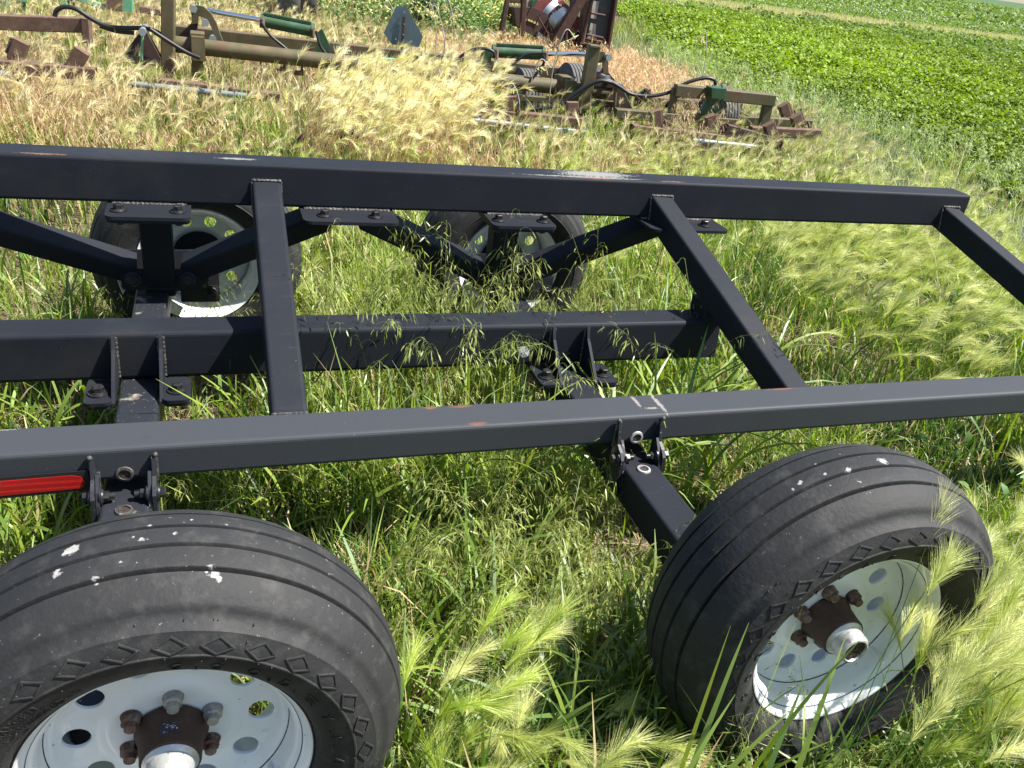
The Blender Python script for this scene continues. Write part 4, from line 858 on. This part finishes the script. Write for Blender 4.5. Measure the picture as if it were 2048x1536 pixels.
# ---- foxtail barley: thin stem, nodding head, long fine awns
def foxtail(S_, x, y, h, awns, alen, hlen, colA, colB, az_mu=0., az_sd=.7, aw=.0006, K_=3, stemcol=MID, nod=1.0, sw=.0016, spreadang=.32):
    n = len(x)
    if n == 0: return
    az = rng.normal(az_mu, az_sd, n); KS = 6
    t = np.linspace(0, 1, KS)[None, :-1]
    th = np.abs(rng.normal(.12, .1, n))[:, None] + (np.abs(rng.normal(.55, .25, n)) * nod)[:, None] * t ** 1.6
    Ps = bend(np.stack([x, y, np.zeros(n)], 1), az, th, h / (KS - 1))
    S_.add(Ps, np.full((n, KS), sw), hsv_jit(stemcol, n, .15))
    KH = 5; th2 = th[:, -1:] + (np.abs(rng.normal(.55, .3, n)) * nod)[:, None] * np.linspace(.15, 1, KH - 1)[None]
    hl = hlen * rng.uniform(.75, 1.2, n); Ph = bend(Ps[:, -1], az, th2, hl / (KH - 1))
    ca = mixcol(colA, colB, n); S_.add(Ph, np.array([.0035, .005, .0045, .003, .001])[None] * (sw / .0016) * np.ones((n, 1)), ca * .8)
    # awns
    A = awns; ti = np.sort(rng.uniform(0, 1, (n, A)), 1); f = ti * (KH - 1.001); i0 = f.astype(int); fr = (f - i0)[..., None]
    idx = np.arange(n)[:, None]; p0 = Ph[idx, i0] * (1 - fr) + Ph[idx, np.minimum(i0 + 1, KH - 1)] * fr
    tg = Ph[idx, np.minimum(i0 + 1, KH - 1)] - Ph[idx, i0]; tg /= np.maximum(np.linalg.norm(tg, axis=2), 1e-9)[..., None]
    rd = rng.normal(0, 1, (n, A, 3)); rd -= tg * np.sum(rd * tg, 2)[..., None]; rd /= np.linalg.norm(rd, axis=2)[..., None]
    an = np.abs(rng.normal(spreadang, spreadang * .45, (n, A)))[..., None]; d0 = tg * np.cos(an) + rd * np.sin(an)
    ln = (alen * rng.uniform(.65, 1.15, (n, A)))[..., None]
    pts = [p0]; d = d0
    for k in range(K_ - 1):
        pts.append(pts[-1] + d * ln / (K_ - 1)); d = d + rd * .05 + np.array([0, 0, -.10]); d /= np.linalg.norm(d, axis=2)[..., None]
    P = np.stack(pts, 2).reshape(n * A, K_, 3)
    ca = np.repeat(ca[:, None, :], A, 1).reshape(-1, 3) * rng.uniform(.8, 1.15, (n * A, 1))
    S_.add(P, np.linspace(aw, aw * .25, K_)[None] * np.ones((n * A, 1)), ca)
def zone_pts(P, dens, lim=None, keep=None):
    lo, hi = P.min(0), P.max(0); n = rng.poisson(dens * (hi[0] - lo[0]) * (hi[1] - lo[1]))
    x = rng.uniform(lo[0], hi[0], n); y = rng.uniform(lo[1], hi[1], n); k = inside(P, x, y) & clear(x, y, .02); x, y = x[k], y[k]
    if keep is not None: k = keep(x, y); x, y = x[k], y[k]
    return x, y
GA, GB = (.38, .45, .085), (.66, .67, .31); SA, SB = (.60, .52, .26), (.80, .71, .46)
FX = Strands()
def fox_near(P, dens, h0, **kw):
    x, y = zone_pts(P, dens); k = ~under(x, y, .03); x, y = x[k], y[k]
    foxtail(FX, x, y, h0 * rng.uniform(.75, 1.2, len(x)), kw.pop('awns', 110), kw.pop('al', .058), kw.pop('hl', .065), GA, GB, **kw); return len(x)
fox_near(Z_RIGHT, 190, .36, az_mu=-.25, az_sd=.4, aw=.0013, awns=95, nod=1.3, al=.075, hl=.085, spreadang=.27); fox_near(Z_FARR, 62, .33, az_mu=0., az_sd=.7, aw=.0017, awns=65, nod=1.2, al=.072, hl=.08, spreadang=.3); fox_near(Z_BEHIND, 300, .36, az_mu=.2, az_sd=.45, aw=.0009, awns=150, nod=1.4, al=.07, hl=.08, K_=4)
fox_near(Z_FRONTR, 240, .34, az_mu=.1, az_sd=.5, aw=.0007, awns=210, nod=1.6, al=.072, hl=.085, K_=4); fox_near(Z_FRONTM, 250, .27, az_mu=-.1, az_sd=.75, aw=.0007, awns=210, nod=1.6, al=.07, hl=.08, K_=4)
# heads that lean over the right wheel and the tyre edge
foxtail(FX, X2 + np.array([.08, .15, .20, .24, .17, .22, .28, .10, .30, .26]), np.array([-.13, -.16, -.10, -.15, -.20, -.12, -.08, -.22, -.16, -.22]), np.array([.37, .34, .36, .31, .27, .29, .33, .22, .28, .24]), 150, .062, .07, GA, GB, az_mu=.5, az_sd=.9, aw=.0009, nod=.55)
foxtail(FX, np.array([.37, .40, .41, .38, .43, .45, .42]), np.array([-.04, -.08, -.02, -.13, -.10, -.05, .02]), np.array([.30, .27, .33, .22, .26, .24, .3]), 150, .055, .06, (.32, .42, .05), (.46, .52, .14), az_mu=.6, az_sd=.7, aw=.0008, nod=.4)
x, y = spread(900, -1.2, 4.5, 1.9, 4.4); k = clear(x, y, .05) & (lump(x, y, 1.6) > -.1); foxtail(FX, x[k], y[k], rng.uniform(.24, .38, k.sum()), 55, .055, .06, GA, GB, az_mu=.3, az_sd=1., aw=.0012, nod=1.1)
def heads_at(px, Y, awns=210, al=.06, hl=.07, ca=(GA, GB), az=.4, sd=.9, nod=1.1):
    for (u, v) in px:
        q = aty(u, v, Y + rng.normal(0, .03)); foxtail(FX, np.array([q[0] - .03 * math.cos(az)]), np.array([q[1]]), np.array([max(.1, q[2] - .02)]), awns, al, hl, ca[0], ca[1], az_mu=az, az_sd=sd, aw=.0007, nod=nod, K_=4, spreadang=.3)
heads_at([(1810, 1190), (1880, 1160), (1900, 1215), (1960, 1190), (1860, 1270), (1930, 1265), (1990, 1250), (1870, 1330), (1940, 1330), (2010, 1310), (1900, 1400), (1980, 1390), (2030, 1370), (1830, 1400), (1960, 1450), (2030, 1450), (1790, 1260)], -.16, al=.075, hl=.085, az=.25, sd=.5)
heads_at([(int(1790 + 240 * a), int(1170 + 330 * b)) for a, b in rng.uniform(0, 1, (17, 2))], -.2, al=.075, hl=.085, az=.15, sd=.45)
heads_at([(775, 1400), (800, 1350), (815, 1300), (800, 1450), (830, 1420), (850, 1370), (835, 1330)], -.05, az=.3, sd=.45, ca=((.36, .48, .05), (.55, .62, .16)))
heads_at([(1335, 1010), (1385, 1010)], .3, 60, .03, .04, az=.3)
o = FX.build('foxtail_barley', M['awn']); tag(o, 'pale green feathery foxtail barley heads around the wheels and right of the trailer', 'grass', kind='stuff')
FD = Strands()
def fox_far(P, dens, h0, ca=(SA, SB), awns=34, aw=.0026, keep=None, **kw):
    x, y = zone_pts(P, dens, keep=keep); foxtail(FD, x, y, h0 * rng.uniform(.65, 1.25, len(x)), awns, .07, .08, ca[0], ca[1], aw=aw, K_=3, sw=.003, stemcol=TAN, **kw)
fox_far(Z_STRAW, 56, .31, az_mu=.1, az_sd=.9, keep=lambda x, y: lump(x, y, 1.5) > -.5)
fox_far(Z_STRAW, 20, .30, ca=((.30, .34, .08), (.50, .48, .2)), az_mu=.3, az_sd=.9, keep=lambda x, y: lump(x, y, 1.2) > -.1)
fox_far(Z_MOUND, 230, .54, awns=50, az_mu=-.2, az_sd=.6, nod=1.1, ca=((.68, .62, .28), (.88, .83, .56)))
fox_far(Z_FARR, 26, .34, ca=((.42, .42, .16), (.64, .58, .34)), aw=.0018, az_mu=0., az_sd=.8)
Z_RC = poly([(1000, 230), (1260, 200), (1640, 230), (1780, 320), (1300, 350), (1000, 310)], .26)
fox_far(Z_RC, 85, .31, ca=((.36, .38, .11), (.66, .58, .34)), az_mu=.1, az_sd=.9, aw=.0022)
fox_far(Z_DRY, 34, .32, az_mu=.3, az_sd=1., aw=.0022)
o = FD.build('dry_foxtail_barley', M['awn']); tag(o, 'straw coloured ripe foxtail barley growing through the old cultivator', 'grass', kind='stuff')

# ---- drooping brome: arching stems hung with narrow spikelets
def brome(S_, x, y, h, col, spk=22, sl=.020, sw=.0030, stemw=.0011, az_mu=0., az_sd=3., K_=4, aw=.0005):
    n = len(x)
    if n == 0: return
    az = rng.normal(az_mu, az_sd, n); KS = 8; t = np.linspace(0, 1, KS)[None, :-1]
    th = np.abs(rng.normal(.1, .1, n))[:, None] + np.abs(rng.normal(1.25, .45, n))[:, None] * t ** 2.2
    Ps = bend(np.stack([x, y, np.zeros(n)], 1), az, th, h / (KS - 1)); cs = mixcol(col[0], col[1], n)
    S_.add(Ps, np.full((n, KS), stemw), cs * .9)
    A = spk; tt = rng.uniform(.55, 1., (n, A)) * (KS - 1.001); i0 = tt.astype(int); fr = (tt - i0)[..., None]; idx = np.arange(n)[:, None]
    p0 = (Ps[idx, i0] * (1 - fr) + Ps[idx, i0 + 1] * fr).reshape(-1, 3); N = n * A
    a2 = np.repeat(az, A) + rng.normal(0, 1.1, N); bl = rng.uniform(.012, .055, N)
    th2 = rng.uniform(.7, 1.4, N)[:, None] + np.linspace(0, 1.5, 3)[None]; Pb = bend(p0, a2, th2, bl / 3)
    cc = np.repeat(cs, A, 0) * rng.uniform(.85, 1.2, (N, 1)); S_.add(Pb, np.full((N, 4), stemw * .45), cc)
    th3 = np.clip(rng.normal(2.55, .3, N), 1.5, 3.1)[:, None] + np.linspace(-.1, .15, K_)[None]; Pk = bend(Pb[:, -1], a2, th3, sl * rng.uniform(.7, 1.25, N) / K_)
    S_.add(Pk, np.interp(np.linspace(0, 1, K_ + 1), [0, .3, .7, 1], [.25, 1., .8, .15])[None] * sw * np.ones((N, 1)), cc * 1.1)
    for s_ in range(2):
        th4 = np.clip(rng.normal(2.6, .35, N), 1.4, 3.1)[:, None] * np.ones((1, 1)); Pa = bend(Pk[:, 2 + s_], a2 + rng.normal(0, .7, N), th4, np.full(N, .014)); S_.add(Pa, np.array([[aw, aw * .3]]) * np.ones((N, 1)), cc * 1.15)
BR = Strands(); CG = ((.17, .22, .045), (.38, .41, .14))
for P, dens, h0 in ((Z_CHEAT, 430, .66), (Z_CHEAT2, 420, .38)):
    x, y = zone_pts(P, dens); hh = h0 * rng.uniform(.7, 1.25, len(x)); k = ~under(x, y, .0); brome(BR, x[k], y[k], hh[k], CG, 24, .025, .0042)
x, y = spread(420, .35, 2.2, -.4, 1.25); k = clear(x, y, .03) & ~under(x, y, .02); brome(BR, x[k], y[k], rng.uniform(.22, .38, k.sum()), CG)
x, y = spread(170, -.6, 1.9, 1.7, 2.2); k = clear(x, y, .0); brome(BR, x[k], y[k], rng.uniform(.25, .4, k.sum()), CG)
x, y = spread(160, -1.1, .9, .25, 1.2); k = clear(x, y, .03) & ~under(x, y, .03); brome(BR, x[k], y[k], rng.uniform(.18, .3, k.sum()), CG)
x, y = zone_pts(poly([(600, 800), (760, 740), (1040, 730), (1040, 790), (620, 830)], .1), 110); brome(BR, x, y, rng.uniform(.42, .55, len(x)), CG)
n = 600; y = rng.uniform(3.2, 12, n); x = edge_x(y) + rng.normal(-.35, .35, n); brome(BR, x, y, rng.uniform(.25, .6, n), ((.22, .30, .10), (.40, .45, .22)), 14, .03, .006, .0022, aw=.0016, K_=3)
o = BR.build('drooping_brome', M['awn']); tag(o, 'drooping green brome grass hung with spikelets in the middle of the trailer frame', 'grass', kind='stuff')
BD = Strands(); CD = ((.36, .22, .12), (.56, .43, .26))
x, y = zone_pts(Z_DRY, 95, keep=lambda x, y: lump(x, y, 1.7) > -.25); brome(BD, x, y, rng.uniform(.22, .40, len(x)), CD, 14, .03, .006, .0022, aw=.0016, K_=3)
x, y = zone_pts(Z_DRY2, 110); brome(BD, x, y, rng.uniform(.25, .5, len(x)), ((.46, .30, .17), (.64, .49, .30)), 12, .04, .010, .003, aw=.002, K_=3)
x, y = zone_pts(poly([(1290, 240), (1420, 190), (1440, 270), (1400, 300), (1310, 300)], .2), 120); brome(BD, x, y, rng.uniform(.35, .7, len(x)), ((.36, .27, .15), (.52, .42, .26)), 12, .025, .006, .003, aw=.0016, K_=3)
x, y = zone_pts(Z_STRAW, 26); brome(BD, x, y, rng.uniform(.18, .34, len(x)), CD, 12, .035, .008, .003, aw=.0018, K_=3)
o = BD.build('dry_brome', M['awn']); tag(o, 'reddish brown dry brome grass behind the trailer and beyond the cultivator', 'grass', kind='stuff')

# ---- leaf makers for the crop and the weeds
def leaves(S_, c, size, col, K_=3, tilt=.7, ratio=.75):
    n = len(c); az = rng.uniform(0, math.tau, n); th = np.abs(rng.normal(1.15, tilt * .5, n))
    P = bend(c, az, th[:, None] + np.linspace(-.25, .45, K_ - 1)[None], size / (K_ - 1))
    sd = np.stack([-np.sin(az), np.cos(az), rng.normal(0, .35, n)], 1)
    pr = {3: [.35, 1., .12], 4: [.25, .95, .85, .1]}[K_]
    S_.add(P, size[:, None] * ratio * np.array(pr)[None], col, sd)
BN = Strands()
def beans(n, d0, d1, sz, hgt, colr, dens_fn=None):
    # sampled in the wedge of land right of the grass edge
    x = rng.uniform(6.2, 6.2 + d1 * 1.1, n); y = rng.uniform(1., d1, n); d = np.hypot(x - CP[0], y - CP[1])
    u, v, dz = project(np.stack([x, y, np.full(n, .3)], 1))
    k = (dz > .5) & (d >= d0) & (d < d1) & (x > edge_x(y) + .12 * lump(x, y, 3.) + .1) & (u > -200) & (u < 2350) & (v > -120) & (v < 900)
    lane = (y > 25.5 + (x - 15.4) * .13) & (y < 28.3 + (x - 15.4) * .13); k &= ~lane
    x, y = x[k], y[k]; n = len(x); L_ = lump(x, y, 4.2) * .5 + lump(x, y, 1.3) * .3
    ed = np.clip((x - edge_x(y)) / .9, .3, 1)
    top = hgt * (1 + .38 * L_) * ed; zf = 1 - rng.uniform(0, 1, n) ** 2 * .85; z = top * zf + np.array([gz(a, b) for a, b in zip(x, y)])
    c = np.stack([x, y, z], 1); col = mixcol(colr[0], colr[1], n, .8) * (1 + rng.normal(0, .12, (n, 1))) * (1.05 + .12 * lump(x, y, .45) + .05 * lump(x, y, .15))[:, None]
    pale = rng.uniform(0, 1, n) < .05; col[pale] = mixcol((.24, .33, .05), (.30, .38, .09), int(pale.sum()))
    leaves(BN, c, sz * rng.uniform(.65, 1.3, n), col)
BC = ((.06, .115, .012), (.20, .28, .025)); BC2 = ((.06, .11, .018), (.15, .215, .04))
beans(620000, 5, 14, .046, .36, BC); beans(700000, 14, 27, .066, .36, BC); beans(420000, 26, 60, .11, .36, BC2); beans(400000, 58, 150, .28, .42, BC2)
o = BN.build('bean_field', M['leaf'], False); tag(o, 'leafy green bean crop filling the field to the right', 'crop', kind='stuff')
# the far crop in flower
FL = Strands(); x = rng.uniform(14, 90, 60000); y = rng.uniform(27.5, 120, 60000); u, v, dz = project(np.stack([x, y, np.full(len(x), .5)], 1)); k = (u > 0) & (u < 2150) & (v > -60) & (y > 29.5 + (x - 15.4) * .13) & (dz > 1) & (lump(x, y, .12) > -.3); k &= rng.uniform(0, 1, len(x)) < .22; x, y = x[k], y[k]
leaves(FL, np.stack([x, y, np.array([gz(a, b) for a, b in zip(x, y)]) + rng.uniform(.42, .52, len(x))], 1), .0010 * np.hypot(x, y) + .012, np.full((len(x), 3), .66))
o = FL.build('crop_flowers', M['leaf'], False); tag(o, 'tiny white flowers scattered over the far half of the field', 'flowers', kind='stuff')
# the strip of dry grass between the two crops
LN = Strands(); x = rng.uniform(8, 75, 80000); y = 25.6 + (x - 15.4) * .13 + rng.uniform(0, 2.4, len(x)); n = len(x)
blades(LN, x, y, rng.uniform(.3, .55, n), np.full(n, .035), np.abs(rng.normal(.2, .2, n)), np.abs(rng.normal(.6, .4, n)), mixcol((.50, .46, .22), (.36, .38, .14), n), 3)
o = LN.build('dry_grass_strip', M['grass']); tag(o, 'narrow strip of pale dry grass crossing the green field', 'grass', kind='stuff')
# weeds
WD = Strands()
def weed_patch(P, dens, h, col, sz, fl=None):
    x, y = zone_pts(P, dens); n = len(x); z = rng.uniform(.05, 1, n) * h * (1 + .3 * lump(x, y, 2.)); leaves(WD, np.stack([x, y, z], 1), sz * rng.uniform(.5, 1.4, n), mixcol(col[0], col[1], n), ratio=.4)
    if fl is not None:
        k = rng.uniform(0, 1, n) < .24; m_ = int(k.sum()); leaves(WD, np.stack([x[k], y[k], h * rng.uniform(.7, 1.2, m_)], 1), sz * .55 * rng.uniform(.6, 1.2, m_), mixcol(fl, (.55, .52, .2), m_))
weed_patch(Z_WEED, 420, .55, ((.05, .11, .03), (.15, .23, .06)), .08, (.45, .42, .14))
weed_patch(poly([(900, -30), (1020, -20), (1035, 55), (960, 95), (880, 60)], .3), 700, .75, ((.05, .12, .03), (.13, .22, .05)), .08, (.5, .46, .12))
weed_patch(poly([(340, -40), (600, -40), (560, 5), (380, 12)], .2), 200, .4, ((.06, .11, .03), (.2, .24, .08)), .09, (.45, .38, .16))
x, y = spread(2600, -1., 4.4, -.6, 3.2); k = clear(x, y, .02) & (lump(x, y, 3.1) > .15); x, y = x[k], y[k]; n = len(x)
leaves(WD, np.stack([x, y, rng.uniform(.02, .14, n)], 1), rng.uniform(.02, .06, n), mixcol((.07, .15, .035), (.17, .27, .06), n), 4, ratio=.5)
o = WD.build('leafy_weeds', M['leaf'], False); tag(o, 'low leafy weeds and yellowish flowering weeds behind the cultivator', 'weeds', kind='stuff')

# ---- plants one can point at
dd = empty('dandelion', tuple(np.append(aty(1050, 800, 1.14)[:2], 0))); tag(dd, 'white dandelion seed head standing before the middle beam', 'dandelion')
hd = Vector(aty(1048, 704, 1.14)); base = Vector((dd.location.x, dd.location.y, 0))
bm = bmesh.new(); sweep(bm, [base, base.lerp(hd, .5) + Vector((.006, 0, 0)), hd], .0022, 7); obj('stem', bm, M['green'], dd, 60)
DH = Strands(); n = 90; dv = rng.normal(0, 1, (n, 3)); dv /= np.linalg.norm(dv, axis=1)[:, None]; c = np.array(hd) - np.array(dd.location)
DH.add(np.stack([c + dv * .003, c + dv * .0125], 1), np.full((n, 2), .0005), np.full((n, 3), .6))
for j in range(6):
    e = rng.normal(0, 1, (n, 3)); e -= dv * np.sum(e * dv, 1)[:, None]; e /= np.linalg.norm(e, axis=1)[:, None]; DH.add(np.stack([c + dv * .012, c + dv * .0155 + e * .005], 1), np.full((n, 2), .0005), np.full((n, 3), .5))
o = DH.build('seed_head', M['awn']); o.parent = dd
yf = empty('yellow_flower', tuple(np.append(atz(1917, 940, 0)[:2], 0))); tag(yf, 'small yellow wildflower in the grass behind the right tyre', 'flower')
hd = Vector(atz(1917, 895, .2)); base = Vector((hd.x - .02, hd.y, 0)); yf.location = base
bm = bmesh.new(); sweep(bm, [base, base.lerp(hd, .6), hd], .0018, 6); obj('stem', bm, M['mint'], yf, 60)
PT = Strands(); n = 16; a = np.linspace(0, math.tau, n, endpoint=False); c = np.tile(np.array(hd) - np.array(base), (n, 1)); P = bend(c, a, np.full((n, 2), 1.2), np.full(n, .006)); PT.add(P, np.array([[.002, .004, .001]]) * np.ones((n, 1)), np.tile([[.75, .55, .03]], (n, 1)), np.stack([-np.sin(a), np.cos(a), 0 * a], 1)); o = PT.build('petals', M['leaf']); o.parent = yf
SK = [((805, 130), (778, 4), 9.0), ((868, 126), (862, 8), 8.2), ((894, 128), (872, 14), 8.1), ((905, 132), (898, 2), 8.3), ((890, 128), (908, 16), 8.2), ((905, 126), (945, 55), 8.2), ((940, 130), (972, 58), 8.4), ((1098, 250), (1130, 62), 6.0), ((1402, 150), (1412, 66), 7.6), ((1034, 240), (1026, 168), 6.0), ((1062, 230), (1080, 120), 6.1)]
ST = ['tall dry grass stalk arching before the dark triangular sign', 'leftmost of the tall pale seed stalks right of the sign', 'tall pale stalk nodding over to the right beside the sign', 'tallest pale seed stalk right of the sign', 'pale stalk with a hooked tip right of the sign', 'short pale stalk leaning right above the cultivator beam', 'leaning pale stalk furthest right of the cluster by the sign', 'long bent straw stalk crossing the right green cylinder', 'lone thin stalk standing against the green field', 'upright dry stalk before the brown tine clamp', 'dry stalk crossing the rusty round tube']
for (b_, t_, Y), lab in zip(SK, ST):
    A = Vector(aty(*b_, Y)); A.z = 0; Bt = Vector(aty(*t_, Y)); o = empty('dry_stalk', A); tag(o, lab, 'dry stalk', 'tall dry stalks by the cultivator')
    bm = bmesh.new(); m1 = A.lerp(Bt, .6) + Vector((-.05 * (1 if Bt.x > A.x else -1), 0, .02)); nodx = .10 * (1 if Bt.x > A.x else -.6)
    sweep(bm, [A, m1, Bt, Bt + Vector((nodx, 0, -.05))], .0045, 6); obj('stem', bm, M['board'], o, 60)
    hs = Strands(); n = 26; tt = rng.uniform(0, 1, n)[:, None]; c = np.array(Bt - A)[None] * (1 - .12 * (1 - tt)) + np.array([[nodx, 0, -.05]]) * (tt - .2); hs.add(np.stack([c, c + rng.normal(0, .02, (n, 3)) + np.array([[nodx * .2, 0, -.01]])], 1), np.full((n, 2), .006), mixcol(SA, SB, n)); q = hs.build('seed_head', M['awn']); q.parent = o
